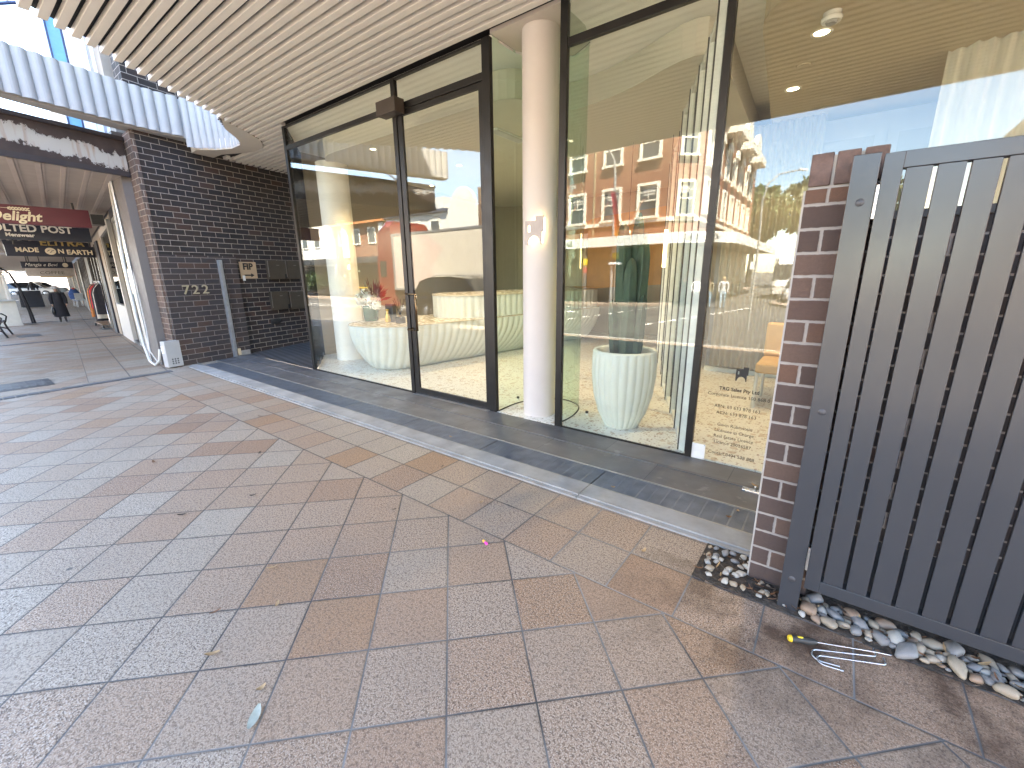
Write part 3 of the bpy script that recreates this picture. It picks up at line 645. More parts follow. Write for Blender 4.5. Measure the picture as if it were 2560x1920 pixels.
# the garden bed
soil = NT("dark_soil"); q_ = soil.pos(); soil.set(soil.ramp(soil.noise(q_, 40, 5, 0.7), [(0.35, (0.022, 0.017, 0.013)), (0.7, (0.085, 0.064, 0.048))]), 0.95); soil.bump(soil.noise(q_, 70, 4), 0.8, 0.012)
b = MB(); xs_ = [-0.372 + i * 0.03 for i in range(60)]; rn = random.Random(2)
ys_ = [1.880 + i * 0.03 for i in range(12)]; v = [(x, y, 0.004 + rn.uniform(-0.006, 0.007)) for y in ys_ for x in xs_]; nx = len(xs_)
b.add(v, [(j * nx + i, j * nx + i + 1, (j + 1) * nx + i + 1, (j + 1) * nx + i) for j in range(len(ys_) - 1) for i in range(nx - 1)], 0, True); struct("soil", b, soil.m)
pm = {}
for nm, c in (("white", (0.44, 0.41, 0.36)), ("buff", (0.33, 0.265, 0.19)), ("grey", (0.20, 0.195, 0.19)), ("tan", (0.27, 0.18, 0.12))):
    t = NT(nm + "_pebble"); p = t.obj(); r = t.new("ShaderNodeObjectInfo").outputs['Random']
    c0 = t.mix(t.mr(t.noise(p, 45, 5, 0.6), 0.4, 0.7, 0, 0.5), c, tuple(x * 0.45 for x in c)); c0 = t.mix(t.math('MULTIPLY', r, 0.35), c0, (0.18, 0.16, 0.14))
    t.set(c0, 0.5, 0, 0.4); t.bump(t.noise(p, 120, 3), 0.2, 0.002); pm[nm] = t.m
proto = {}
def pebble_me(kind, i):
    if (kind, i) not in proto:
        b = MB(); rr = random.Random(hash(kind) % 100 + i * 7 + 3) if False else random.Random(i * 7 + len(kind)); b.blob((0, 0, 0), 0.5, 0.5 * rr.uniform(0.6, 0.85), 0.5 * rr.uniform(0.42, 0.62), 14, 9, 0)
        ph = rr.uniform(0, 6); b.v = [(x * (1 + 0.16 * math.sin(2.2 * y * 4 + ph)), y * (1 + 0.18 * math.sin(1.7 * x * 4 + ph)), z) for x, y, z in b.v]
        me = bpy.data.meshes.new("pebble"); me.from_pydata(b.v, [], b.f); me.update(); me.polygons.foreach_set('use_smooth', [True] * len(me.polygons)); me.materials.append(pm[kind]); proto[(kind, i)] = me
    return proto[(kind, i)]
LBL = {"white": "smooth white pebble", "buff": "smooth buff pebble", "grey": "smooth grey pebble", "tan": "smooth brown pebble"}
rn = random.Random(11); placed = []
def scatter(x0, x1, yf, n, smin, smax, place, grp, kinds):
    cnt = 0; tries = 0
    while cnt < n and tries < n * 60:
        tries += 1; s = rn.uniform(smin, smax); x = rn.uniform(x0, x1); y = yf(x)
        if any((x - a) ** 2 + (y - c) ** 2 < (0.335 * (s + d)) ** 2 for a, c, d in placed): continue
        placed.append((x, y, s)); kd = rn.choice(kinds)
        o = bpy.data.objects.new("pebble", pebble_me(kd, rn.randrange(4))); COL.objects.link(o)
        o.location = (x, y, 0.006 + s * 0.16 + rn.uniform(0, 0.006)); o.rotation_euler = (rn.uniform(-.35, .35), rn.uniform(-.35, .35), rn.uniform(0, 6.28)); o.scale = (s, s, s)
        tag(o, LBL[kd] + place, "pebble", grp + " " + kd); cnt += 1
scatter(-0.355, -0.16, lambda x: rn.uniform(1.90, 2.185), 26, 0.028, 0.05, " in the square soil gap left of the pier", "pebbles in the soil gap", ["white", "white", "buff", "grey"])
scatter(0.07, 1.2, lambda x: rn.uniform(1.90, 2.03), 115, 0.036, 0.095, " in the strip under the slatted gate", "pebbles under the gate", ["white", "buff", "buff", "grey", "grey", "tan"])
scatter(0.06, 1.2, lambda x: rn.uniform(1.90, 2.03), 90, 0.018, 0.038, " in the strip under the slatted gate", "pebbles under the gate", ["white", "buff", "grey", "tan"])
scatter(-0.15, 0.03, lambda x: rn.uniform(1.90, 2.02), 12, 0.02, 0.035, " in the corner by the gate post foot", "pebbles by the gate post", ["grey", "buff", "white"])
# dead leaves: bed litter counted as stuff, single leaves on the paving are things
leafm = [mat("brown_leaf", (0.16, 0.075, 0.035), 0.7, var=0.3, scale=30), mat("tan_leaf", (0.34, 0.22, 0.11), 0.7, var=0.3, scale=30), mat("grey_leaf", (0.30, 0.32, 0.27), 0.6, var=0.2, scale=30), mat("dark_leaf", (0.06, 0.045, 0.035), 0.7, var=0.3)]
def leaf_v(c, L, w, rot, curl, tilt=0.0):
    out = []; fs = []
    for i in range(6):
        s = i / 5; ww = w * math.sin(PI * (0.08 + 0.87 * s)) ** 0.8
        for k in (-1, 0, 1):
            x = (s - .5) * L; y = k * ww / 2; z = curl * ((s - .5) ** 2) * 4 + abs(k) * curl * 0.5 + tilt * s
            out.append((c[0] + x * math.cos(rot) - y * math.sin(rot), c[1] + x * math.sin(rot) + y * math.cos(rot), c[2] + z))
    for i in range(5):
        for k in range(2): fs.append((i * 3 + k, i * 3 + k + 1, (i + 1) * 3 + k + 1, (i + 1) * 3 + k))
    return out, fs
b = MB()
for i in range(130):
    x = rn.uniform(-0.36, 1.15); y = rn.uniform(1.90, 2.17 if x < -.16 else 2.02); b.add(*leaf_v((x, y, rn.uniform(0.008, 0.03)), rn.uniform(.02, .05), rn.uniform(.006, .014), rn.uniform(0, 6.3), 0.004, rn.uniform(-.01, .012)), mi=rn.choice([0, 0, 1, 3]), smooth=True)
o = link("leaf_litter", b, leafm); o['kind'] = 'stuff'; o['label'] = "dead brown leaf litter between the pebbles"; o['category'] = "leaf litter"
LV = [(-1.83, 0.47, .060, .020, 0.9, 2, "curled grey green leaf lying at the edge of the nearest paver joint"), (-0.865, 0.46, 0.02, 0.012, 1.0, 1, "tiny cream husk on a brown paver in the foreground")]
def on_g(px, py):                     # offline-measured spots on the paving
    return px, py
spots = [(-2.05, 0.72, .05, .012, 1, "tan twig-like leaf on a bluish paver"), (-1.72, 0.35, .05, .018, 1, "dry tan leaf crumpled on a joint in the foreground"), (-1.42, 0.40, .03, .018, 1, "small orange leaf beside a dark joint in the foreground"), (-1.95, 0.44, .045, .012, 0, "red brown leaf with a pointed stalk on a grey paver"),
         (-1.33, 0.34, .08, .032, 2, "large grey green leaf in the near left foreground"), (-1.78, 0.62, .035, .014, 1, "folded tan leaf lying mid tile"), (-2.9, 0.98, .04, .02, 3, "dark leaf on the pale paving further back"), (-3.6, 1.32, .06, .02, 3, "dark bent leaf nearest the sett strip"), (-3.0, 0.62, .05, .02, 3, "dark shrivelled leaf among the bluish pavers"),
         (-4.1, 0.75, .06, .02, 0, "brown leaf far out on the bluish paving"), (-1.62, 1.80, .035, .014, 1, "tan leaf on the border pavers"), (-2.2, 2.02, .03, .012, 3, "dark leaf close to the concrete edge"), (-0.62, 1.93, .035, .018, 1, "orange brown leaf near the square soil gap"), (-1.02, 2.44, .028, .02, 1, "brown leaf resting on the drain grate by its joint"),
         (-0.33, 2.50, .03, .022, 0, "red brown leaf on the grate beside the pier"), (-0.30, 2.60, .03, .018, 1, "orange leaf on the grate close to the door stop"), (-0.27, 2.99, .06, .018, 1, "yellowish leaf lying over the floor stop by the pier"), (-2.55, 2.46, .03, .016, 1, "orange leaf on the grate in front of the door"), (-2.0, 1.42, .03, .012, 3, "dark seed pod on a pinkish paver"), (-4.6, 1.75, .05, .016, 0, "brown leaf on the narrow border pavers far back")]
for i, (x, y, L, w, mi, lb) in enumerate(spots):
    b = MB(); zz = 0.020 if 2.39 < y < 2.66 else (0.03 if y > 2.9 else 0.004); b.add(*leaf_v((x, y, zz), L, w, rn.uniform(0, 6.3), 0.006, 0.004), mi=0, smooth=True)
    one("fallen_leaf", b, leafm[mi], lb, "leaf", (x, y, 0), "fallen leaves on the paving")
# tools left by the bed
scr = thing("screwdriver", "screwdriver with yellow and black handle lying beside the pebble bed", "screwdriver", (0.1, 1.75, 0.0))
ax = Vector((0.368 - 0.039, 1.882 - 1.729, 0)).normalized()
def on_ax(d, z=0.013): return Vector((0.030, 1.725, z)) + ax * d
b = MB(); b.tube([on_ax(d) for d in (0.012, 0.022, 0.045, 0.07, 0.092, 0.100)], [0.0135, 0.0145, 0.0125, 0.0145, 0.011, 0.007], 12); h_ = link("handle", b, mat("black_rubber", (0.025, 0.024, 0.023), 0.6), scr)
ym = mat("yellow_plastic", (0.72, 0.50, 0.03), 0.4)
b = MB(); b.tube([on_ax(d) for d in (0.0, 0.004, 0.012)], [0.009, 0.0125, 0.0133], 12); link("end_cap", b, ym, h_)
b = MB(); b.blob(on_ax(0.04, 0.0235), 0.016, 0.0055, 0.004, 10, 6, 0, math.atan2(ax.y, ax.x)); link("grip_inlay", b, ym, h_)
b = MB(); b.tube([on_ax(0.098), on_ax(0.30, 0.008), on_ax(0.335, 0.0045), on_ax(0.352, 0.004)], [0.0033, 0.0033, 0.003, 0.0012], 8); link("shaft", b, st, scr)
wire = mat("zinc_wire", (0.50, 0.51, 0.53), 0.3, 0.85)
def hook(name, pa, pb, side, tipv, lb):
    pa = Vector(pa); pb = Vector(pb); d = (pb - pa).normalized(); n = Vector((d.y, -d.x, 0)); pts = [pa + Vector(tipv), pa + Vector(tipv) * 0.15, pa + d * 0.006]
    pts += [pa.lerp(pb, k / 5) for k in range(1, 6)]
    for k in range(1, 13):
        a = PI * k / 12 * 0.95; pts.append(pb + d * (math.sin(a) * side) - n * ((1 - math.cos(a)) * side))
    pts.append(pts[-1] - d * 0.05 - n * 0.012); one(name, MB().tube(pts, 0.0032, 7), wire, lb, "hook", tuple(pa), "bent steel hooks")
hook("steel_hook", (0.301, 1.832, 0.004), (0.122, 1.737, 0.004), 0.027, (-0.008, 0.034, 0.004), "bent steel wire hook lying closer to the screwdriver")
hook("steel_hook", (0.328, 1.808, 0.004), (0.138, 1.716, 0.004), 0.022, (-0.007, 0.028, 0.004), "bent steel wire hook lying farther from the screwdriver")
ep = thing("earplug", "yellow and pink foam earplug dropped on the paving", "earplug", (-1.334, 1.50, 0))
b = MB(); b.tube([(-1.352, 1.506, .007), (-1.35, 1.505, .007), (-1.334, 1.500, .007)], [0.004, 0.0065, 0.0068], 10); link("foam_tip", b, mat("orange_foam", (0.85, 0.50, 0.08), 0.9), ep)
b = MB(); b.tube([(-1.333, 1.500, .0065), (-1.322, 1.496, .0065), (-1.316, 1.494, .0065)], [0.006, 0.006, 0.008], 10); link("foam_base", b, mat("magenta_foam", (0.75, 0.07, 0.38), 0.9), ep)
fs = thing("floor_stop", "small steel gate stop fixed to the paving beside the brick pier", "gate stop", (-0.27, 2.93, 0.016))
b = MB(); b.box(-0.33, -0.165, 2.90, 2.945, 0.016, 0.028); link("plate", b, st, fs, bevel=0.002)
b = MB(); b.box(-0.22, -0.16, 2.905, 2.94, 0.0285, 0.052); link("catch", b, mat("black_iron", (0.02, 0.02, 0.02), 0.5), fs, bevel=0.002)
b = MB(); b.lathe([(0.008, 0), (0.008, .02), (0.011, .022), (0.006, .030)], (-0.255, 2.923, 0.0285), 12); link("knob", b, st, fs)
# ================================================================== WALL THINGS
nW = Vector((1, .21, 0)).normalized(); tW = Vector((-.21, 1, 0)).normalized()
def onw(y, z, off, out=0.0): p = Vector((wx(y, off), y, z)); return p + nW * out
num = thing("house_number", "pale metal number 722 fixed to the brick plinth", "house number", tuple(onw(2.58, 1.21, -7.9485, .01)))
nm_m = mat("aged_brass", (0.42, 0.37, 0.26), 0.45, 0.5)
for ch, yv in (("7", 2.435), ("2", 2.575), ("2", 2.725)): text("numeral", ch, 0.205, onw(yv, 1.205, -7.9485, 0.012), tW, nm_m, num, ext=0.008, sx=1.12)
fip = thing("fire_panel_sign", "square tan FIP sign with a black arrow pointing right", "sign", tuple(onw(3.54, 1.52, -8.03, .01)))
b = MB(); b.obox(onw(3.545, 1.524, -8.03, 0.006), tW, (0, 0, 1), nW, 0.158, 0.147, 0.004); link("plate", b, mat("tan_sign_plate", (0.42, 0.31, 0.20), 0.4, var=0.04), fip)
bk = mat("black_paint", (0.012, 0.011, 0.011), 0.5)
text("lettering", "FIP", 0.155, onw(3.54, 1.585, -8.03, 0.0115), tW, bk, fip, ext=0.001, bold=0.006)
b = MB(); b.vprism([(-0.095, -0.012), (0.03, -0.012), (0.03, -0.036), (0.098, 0), (0.03, 0.036), (0.03, 0.012), (-0.095, 0.012)], onw(3.55, 1.435, -8.03, 0.0105), tW, Vector((0, 0, 1)), 0.002); link("arrow", b, bk, fip)
b = MB(); b.obox(onw(3.44, 1.385, -8.03, 0.012), tW, (0, 0, 1), nW, 0.022, 0.045, 0.006); one("white_sticker", b, MATS["white_plastic"], "small white tag at the lower left corner of the tan FIP sign", "tag", tuple(onw(3.44, 1.385, -8.03)))
mbm = mat("bronze_mailbox", (0.085, 0.070, 0.052), 0.38, 0.35, var=0.1); mbd = mat("mailbox_slot_dark", (0.008, 0.008, 0.008), 0.6); mbe = mat("mailbox_edge", (0.22, 0.20, 0.18), 0.4, 0.6)
def mailbox(y0, y1, z0, z1, lb, lit=False):
    t = thing("mailbox", lb, "mailbox", tuple(onw((y0 + y1) / 2, z0, -8.03)), "bronze mailboxes on the brick wall")
    b = MB(); b.obox(onw((y0 + y1) / 2, (z0 + z1) / 2, -8.03, 0.03), tW, (0, 0, 1), nW, (y1 - y0) / 2 * 1.02, (z1 - z0) / 2, 0.03); link("body", b, mbm, t, bevel=0.003)
    b = MB(); b.obox(onw((y0 + y1) / 2 + .01, (z0 + z1) / 2, -8.03, 0.063), tW, (0, 0, 1), nW, (y1 - y0) / 2 - .02, (z1 - z0) / 2 - .006, 0.004); d = link("door", b, mbm, t, bevel=0.002)
    b = MB(); b.obox(onw((y0 + y1) / 2 + .02, z1 - .085, -8.03, 0.068), tW, (0, 0, 1), nW, 0.03, 0.006, 0.001); link("name_plate", b, mbe, d)
    b = MB(); b.obox(onw(y0 + 0.006, (z0 + z1) / 2 + .02, -8.03, 0.062), tW, (0, 0, 1), nW, 0.006, (z1 - z0) / 2 - .02, 0.006); link("edge_strip", b, mbe, t)
    b = MB(); b.obox(onw(y1 - 0.02, z0 + .05, -8.03, 0.068), tW, (0, 0, 1), nW, 0.02, 0.045, 0.002); link("slot", b, mbd, t)
mailbox(3.895, 4.265, 1.357, 1.704, "bronze mailbox in the upper row next to the FIP sign"); mailbox(4.27, 4.63, 1.357, 1.706, "bronze mailbox in the upper row next to the glass")
mailbox(3.875, 4.245, 0.772, 1.123, "bronze mailbox in the lower row farther from the glass"); mailbox(4.27, 4.63, 0.755, 1.104, "bronze mailbox in the lower row next to the glass")
t = thing("letter_slot", "dark metal letter slot low on the brick wall below the mailboxes", "letter slot", tuple(onw(3.93, 0.55, -8.03)))
b = MB(); b.obox(onw(3.935, 0.552, -8.03, 0.006), tW, (0, 0, 1), nW, 0.105, 0.05, 0.006); link("plate", b, mat("dark_slot_steel", (0.06, 0.065, 0.07), 0.35, 0.6), t)
b = MB(); b.obox(onw(3.93, 0.56, -8.03, 0.018), tW, (0, 0.3, 1), nW, 0.09, 0.03, 0.004); link("flap", b, MATS["dark_slot_steel"], t)
gst = mat("galvanised_steel", (0.48, 0.50, 0.53), 0.38, 0.75, var=0.15, scale=14)
chn = thing("steel_channel_post", "tall galvanised steel channel post standing against the brick plinth", "post", tuple(onw(3.02, 0, -7.9485, .05)))
b = MB(); b.obox(onw(2.99, 0.85, -7.9485, 0.036), tW, (0, 0, 1), nW, 0.003, 0.84, 0.030); b.obox(onw(3.03, 0.85, -7.9485, 0.008), tW, (0, 0, 1), nW, 0.042, 0.84, 0.004); b.obox(onw(3.008, 0.85, -7.9485, 0.064), tW, (0, 0, 1), nW, 0.018, 0.84, 0.003); link("channel", b, gst, chn)
b = MB(); b.obox(onw(3.035, 0.012, -7.9485, 0.04), tW, (0, 0, 1), nW, 0.055, 0.006, 0.036); link("foot_plate", b, gst, chn)
b = MB(); b.obox(onw(3.085, 0.09, -7.9485, 0.03), tW, (0, 0, 1), nW, 0.03, 0.06, 0.012); link("timber_packer", b, mat("pale_timber", (0.5, 0.42, 0.30), 0.7), chn)
box = thing("service_box", "grey metal service box with round vent holes at the foot of the brick wall", "service box", (-8.40, 2.04, 0.0))
gb = mat("light_grey_enamel", (0.36, 0.36, 0.36), 0.45, 0.1, var=0.05)
b = MB(); b.obox((-8.42, 2.072, 0.225), tW, (0, 0, 1), nW, 0.108, 0.205, 0.06); link("cabinet", b, gb, box, bevel=0.004)
for i in range(3):
    for j in range(3):
        b = MB(); c = Vector((-8.42, 2.072, 0)) + nW * 0.0605 + tW * (-0.035 + i * 0.038) + Vector((0, 0, 0.075 + j * 0.034)); pr = [(0.0112 * math.cos(a * PI / 6), 0.0112 * math.sin(a * PI / 6)) for a in range(12)]
        b.vprism(pr, c, tW, Vector((0, 0, 1)), 0.0012); link("vent_hole", b, bk, box)
b = MB(); b.obox(Vector((-8.42, 1.9625, 0.30)) , nW, (0, 0, 1), tW, 0.035, 0.06, 0.0015); link("sticker", b, MATS["white_plastic"], box)
# cables and conduits down the corner
cm = mat("white_conduit", (0.45, 0.44, 0.41), 0.45)
def cond(name, pts, r, lb, m=cm): return one(name, MB().tube(pts, r, 8), m, lb, "conduit", tuple(pts[-1]), "conduits down the corner of the old shop")
cond("conduit", [(-9.55, 2.02, 2.95), (-9.45, 1.95, 1.6), (-9.2, 1.90, 0.7), (-8.95, 1.86, 0.35), (-8.75, 1.85, 0.10), (-8.62, 1.88, 0.05), (-8.56, 1.93, 0.12), (-8.55, 1.96, 0.3)], 0.021, "thick pale conduit curving down from the old awning to the grey service box")
cond("conduit", [(-9.45, 2.06, 2.9), (-9.38, 2.03, 1.6), (-9.1, 1.97, 0.6), (-8.85, 1.90, 0.25), (-8.68, 1.93, 0.08)], 0.010, "thin pale conduit beside the thick one at the old shop corner")
cond("conduit", [(-9.36, 2.00, 3.4), (-9.36, 2.0, 1.7), (-9.36, 2.0, 0.0)], 0.020, "straight steel edge pipe along the grey end panel", gst)
# ================================================================== COLUMN LAMP, WINDOW LETTERING
CAST = [(-.0855, 0.0), (-.066, 0.0)] + [(-.0005 - .0635 * math.cos(PI * k / 10), 0.075 * math.sin(PI * k / 10)) for k in range(1, 10)] + [(.062, 0.0), (.076, 0.0), (.076, 0.104), (.0935, 0.104), (.0935, 0.236), (.018, 0.236), (.018, 0.2), (-.0855, 0.2)]
lamp = thing("wall_lamp", "cream castle-shaped wall lamp glowing on the round column", "wall lamp", (-2.22, 3.25, 1.76))
dirc = Vector((0.84, -0.0, 0)); fx = Vector((0.93, 0.10, 0)).normalized(); fy = Vector((0, 0, 1)); cen = Vector((-2.218, 3.262, 1.651))
def castle(org, au, av, depth, scale, hole=True):
    """the lamp outline with its arched slot, in two pieces either side of the slot"""
    b = MB(); P = [(x * scale, y * scale) for x, y in CAST]
    cx, r, z0, z1 = -.049 * scale, .0115 * scale, .108 * scale, .158 * scale
    xL = -.0855 * scale; xs = cx - r; xe = cx + r; zt = .2 * scale
    arch = lambda x: 0.075 * scale * math.sqrt(max(0, 1 - ((x / scale + .0005) / .0635) ** 2))
    left = [(xL, 0), (-.066 * scale, 0)] + [p for p in P[2:11] if p[0] < xs - 1e-4] + [(xs, arch(xs)), (xs, zt), (xL, zt)]
    low = [(xs, arch(xs)), ((xs + xe) / 2, arch((xs + xe) / 2)), (xe, arch(xe)), (xe, z0), (xs, z0)]
    topp = [(xs, z1 - r * .4), ((xs + xe) / 2 - r * .5, z1 + r * .5), ((xs + xe) / 2 + r * .5, z1 + r * .5), (xe, z1 - r * .4), (xe, zt), (xs, zt)]
    right = [(xe, arch(xe))] + [p for p in P[2:11] if p[0] > xe + 1e-4] + P[11:17] + [(.018 * scale, zt), (xe, zt)]
    for q in (left, low, topp, right): b.vprism(q, org, au, av, depth)
    return b
link("front_plate", castle(cen, fx, fy, -0.012, 1.0), mat("cream_lamp_plate", (0.36, 0.32, 0.30), 0.6), lamp, label="cream castle-shaped plate with arch and slot")
b = MB(); pr = [(x * .86, .012 + y * .9) for x, y in CAST]; b.vprism(pr, cen + Vector((0, 0.034, 0)), fx, fy, -0.006); link("diffuser", b, emit("warm_lamp_glow", (1.0, 0.80, 0.45), 0.55), lamp)
ld = bpy.data.lights.new("lamp_glow", 'POINT'); ld.energy = 0.011; ld.color = (1, .78, .45); ld.shadow_soft_size = 0.05
lo = bpy.data.objects.new("lamp_glow", ld); COL.objects.link(lo); lo.parent = lamp; lo.location = (-0.01, 0.035, 0.0)
let = thing("window_lettering", "black licence lettering under a castle emblem on the right window", "lettering", (-0.46, 3.245, 0.4))
X1 = (1, 0, 0); lm = mat("black_vinyl", (0.015, 0.014, 0.014), 0.5)
for body, sz, x, z, bo in (("TRG Sales Pty Ltd", 0.0345, -0.468, 0.592, .0010), ("Corporate Licence 100 868 0", 0.0330, -0.470, 0.546, 0), ("ABN: 63 633 878 163", 0.0335, -0.467, 0.459, 0), ("ACN: 633 878 163", 0.0335, -0.468, 0.411, 0), ("Gavin Rubinstein", 0.0335, -0.467, 0.321, 0), ("Licensee in Charge", 0.0335, -0.467, 0.276, 0), ("Real Estate Licence", 0.0335, -0.467, 0.231, 0), ("Licence 20026587", 0.0335, -0.469, 0.185, 0), ("Contact 0404 538 888", 0.0335, -0.469, 0.0985, 0)):
    text("line_of_text", body, sz, (x, 3.2485, z), X1, lm, let, ext=0.0004, bold=bo)
link("emblem", castle(Vector((-0.463, 3.2485, 0.660)), Vector((1, 0, 0)), Vector((0, 0, 1)), -0.0012, 0.43), lm, let)
pq = thing("notice_plate", "small blank white plate in the lower corner of the right window", "plate", (-0.697, 3.245, 0.08))
b = MB(); b.box(-0.752, -0.643, 3.243, 3.2485, 0.022, 0.142); link("plate", b, MATS["white_plastic"], pq, bevel=0.002)
for sx_ in (-0.746, -0.649):
    for sz_ in (0.028, 0.136):
        b = MB(); b.obox((sx_, 3.242, sz_), (1, 0, 0), (0, 0, 1), (0, 1, 0), 0.003, 0.003, 0.001); link("corner_screw", b, mat("blue_steel", (0.25, 0.32, 0.42), 0.3, 0.6), pq)
# ================================================================== INSIDE THE SHOP
hull_m = mat("pale_green_white_plaster", (0.70, 0.715, 0.66), 0.6, var=0.03)
def stadium(c0, c1, r, n=26, wav=0.0, nf=0):
    c0 = Vector(c0); c1 = Vector(c1); d = (c1 - c0).normalized(); s = Vector((d.y, -d.x)); out = []
    L = (c1 - c0).length; per = 2 * L + 2 * PI * r; N = n; ptsn = []
    for k in range(N):
        q = per * k / N
        if q < L: p = c0 + d * q + s * r; nn = s
        elif q < L + PI * r: a = (q - L) / r; nn = s * math.cos(a) + d * math.sin(a); p = c1 + nn * r
        elif q < 2 * L + PI * r: p = c1 - d * (q - L - PI * r) - s * r; nn = -s
        else: a = (q - 2 * L - PI * r) / r; nn = -s * math.cos(a) - d * math.sin(a); p = c0 + nn * r
        w = -wav * (1 - abs(math.sin(PI * nf * k / N)) ** 0.8) if nf else 0.0
        ptsn.append(tuple(p + nn * w))
    return ptsn
desk = thing("reception_desk", "boat-shaped fluted reception desk in pale plaster", "desk", (-5.2, 5.6, 0.026))
NF = 96; N_ = NF * 6
rings = []
for i in range(12):
    s = i / 11; z = 0.03 + 0.66 * s; r = 0.36 + 0.30 * math.sin(s * PI / 2) ** 0.75; w = 0.016 + 0.008 * s
    rings.append([(x, y, z) for x, y in stadium((-5.45, 4.16), (-4.75, 8.4), r, N_, w, NF)])
b = MB(); b.loft(rings, 0, True); link("hull", b, hull_m, desk)
b = MB(); b.prism(stadium((-5.45, 4.16), (-4.75, 8.4), 0.655, 120), 0.691, 0.705); link("counter_top", b, mat("cream_stone_top", (0.62, 0.55, 0.44), 0.25), desk)
rings = [[(x, y, z) for x, y in stadium((-5.24, 5.62), (-4.75, 8.4), 0.60, 70 * 6, 0.022, 70)] for z in (0.706, 1.06)]
b = MB(); b.loft(rings, 0, True); link("raised_counter", b, hull_m, desk)
b = MB(); b.prism(stadium((-5.24, 5.62), (-4.75, 8.4), 0.61, 120), 1.061, 1.085); link("raised_top", b, MATS["cream_stone_top"], desk)
vase = thing("flower_vase", "dark green glass vase on the reception desk", "vase", (-5.42, 4.10, 0.705))
b = MB(); b.lathe([(0.10, 0.0), (0.115, 0.02), (0.12, 0.22), (0.115, 0.24), (0.10, 0.24), (0.10, 0.03)], (-5.42, 4.10, 0.706), 28); link("body", b, mat("green_glaze", (0.012, 0.075, 0.042), 0.15, spec=0.6), vase)
bq = thing("flower_bouquet", "white hydrangea and red foliage bouquet in the green vase", "flowers", (-5.42, 4.10, 0.92))
rn = random.Random(5); b = MB()
for cx, cy, cz, rr in ((-5.56, 4.04, 1.05, .11), (-5.42, 4.02, 1.10, .12), (-5.30, 4.05, 1.03, .11), (-5.20, 4.06, 0.96, .08), (-5.5, 4.16, 1.06, .11), (-5.62, 4.07, 1.0, .08)):
    for i in range(110):
        d = Vector((rn.gauss(0, 1), rn.gauss(0, 1), rn.gauss(0, 1))).normalized() * rr * rn.uniform(.7, 1.0); c = Vector((cx, cy, cz)) + d; n = d.normalized(); a = n.orthogonal().normalized(); c2 = n.cross(a); q = .020
        b.add([c + a * q, c + c2 * q, c - a * q, c - c2 * q], [(0, 1, 2, 3)])
link("blossom", b, mat("white_petal", (0.75, 0.75, 0.70), 0.7), bq)
b = MB()
for i in range(140):
    a = rn.uniform(-2.2, 1.2); e = rn.uniform(.15, 1.45); L = rn.uniform(.16, .42); d = Vector((math.cos(a) * math.cos(e), math.sin(a) * math.cos(e) * .6, math.sin(e))); p0 = Vector((-5.30, 4.08, 1.0)); p1 = p0 + d * L; w = d.cross(Vector((0.3, 1, 0.2))).normalized() * .011
    b.add([p0 + d * L * .4, (p0 + p1) / 2 + w + d * .1, p1, (p0 + p1) / 2 - w + d * .1], [(0, 1, 2, 3)])
link("red_foliage", b, mat("red_leaf", (0.20, 0.045, 0.04), 0.6, var=0.4), bq)
bp = mat("black_gloss", (0.012, 0.011, 0.012), 0.2)
t = thing("scent_diffuser", "square black scent diffuser with thin reeds on the desk", "diffuser", (-4.95, 4.12, 0.705))
b = MB(); b.box(-5.01, -4.89, 4.07, 4.17, 0.706, 0.80); link("bottle", b, bp, t, bevel=0.008)
b = MB(); b.lathe([(0.025, 0), (0.025, .03)], (-4.95, 4.12, 0.80), 12); link("neck", b, hb, t)
for i in range(6):
    a = i * 1.05; b = MB(); b.tube([(-4.95, 4.12, .82), (-4.95 + .11 * math.cos(a), 4.12 + .08 * math.sin(a), 1.06 + .02 * math.sin(i * 3))], .003, 5); link("reed", b, bp, t)
t = thing("gift_box", "black gift box with a gold bottle motif beside the green vase", "box", (-5.16, 4.10, .705))
b = MB(); b.box(-5.27, -5.10, 4.13, 4.20, .706, .98); link("carton", b, mat("charcoal_card", (0.05, 0.05, 0.055), 0.5), t, bevel=.003)
b = MB(); b.lathe([(.03, 0), (.045, .02), (.03, .12), (.02, .16), (.035, .20)], (-5.17, 4.085, .706), 14); one("gold_bottle", b, mat("gold_glass", (0.55, 0.38, 0.10), 0.25, .4), "small gold curved bottle standing in front of the black gift box", "bottle", (-5.17, 4.085, .706))
vase.location.x -= 0.50; bq.location.x -= 0.50
for o_ in COL.objects:
    if o_.get('category') in ('diffuser',): o_.location.x -= .27
    elif o_.name in ('gift_box', 'gold_bottle'): o_.location.x -= .31
for x, z0, z1, lb in ((-1.955, 1.47, 1.95, "longer warm glowing tube light hanging in the right window"), (-2.48, 1.80, 1.97, "short warm glowing tube light hanging behind the curved glass")):
    t = thing("tube_lamp", lb, "pendant lamp", (x, 6.0, z0)); b = MB(); b.tube([(x, 6.0, z0), (x, 6.0, z1)], .022, 10); link("glowing_tube", b, emit("tube_glow", (1, .74, .36), .55), t); b = MB(); b.tube([(x, 6.0, z1), (x, 6.0, 3.08)], .004, 5); link("cable", b, bk, t)
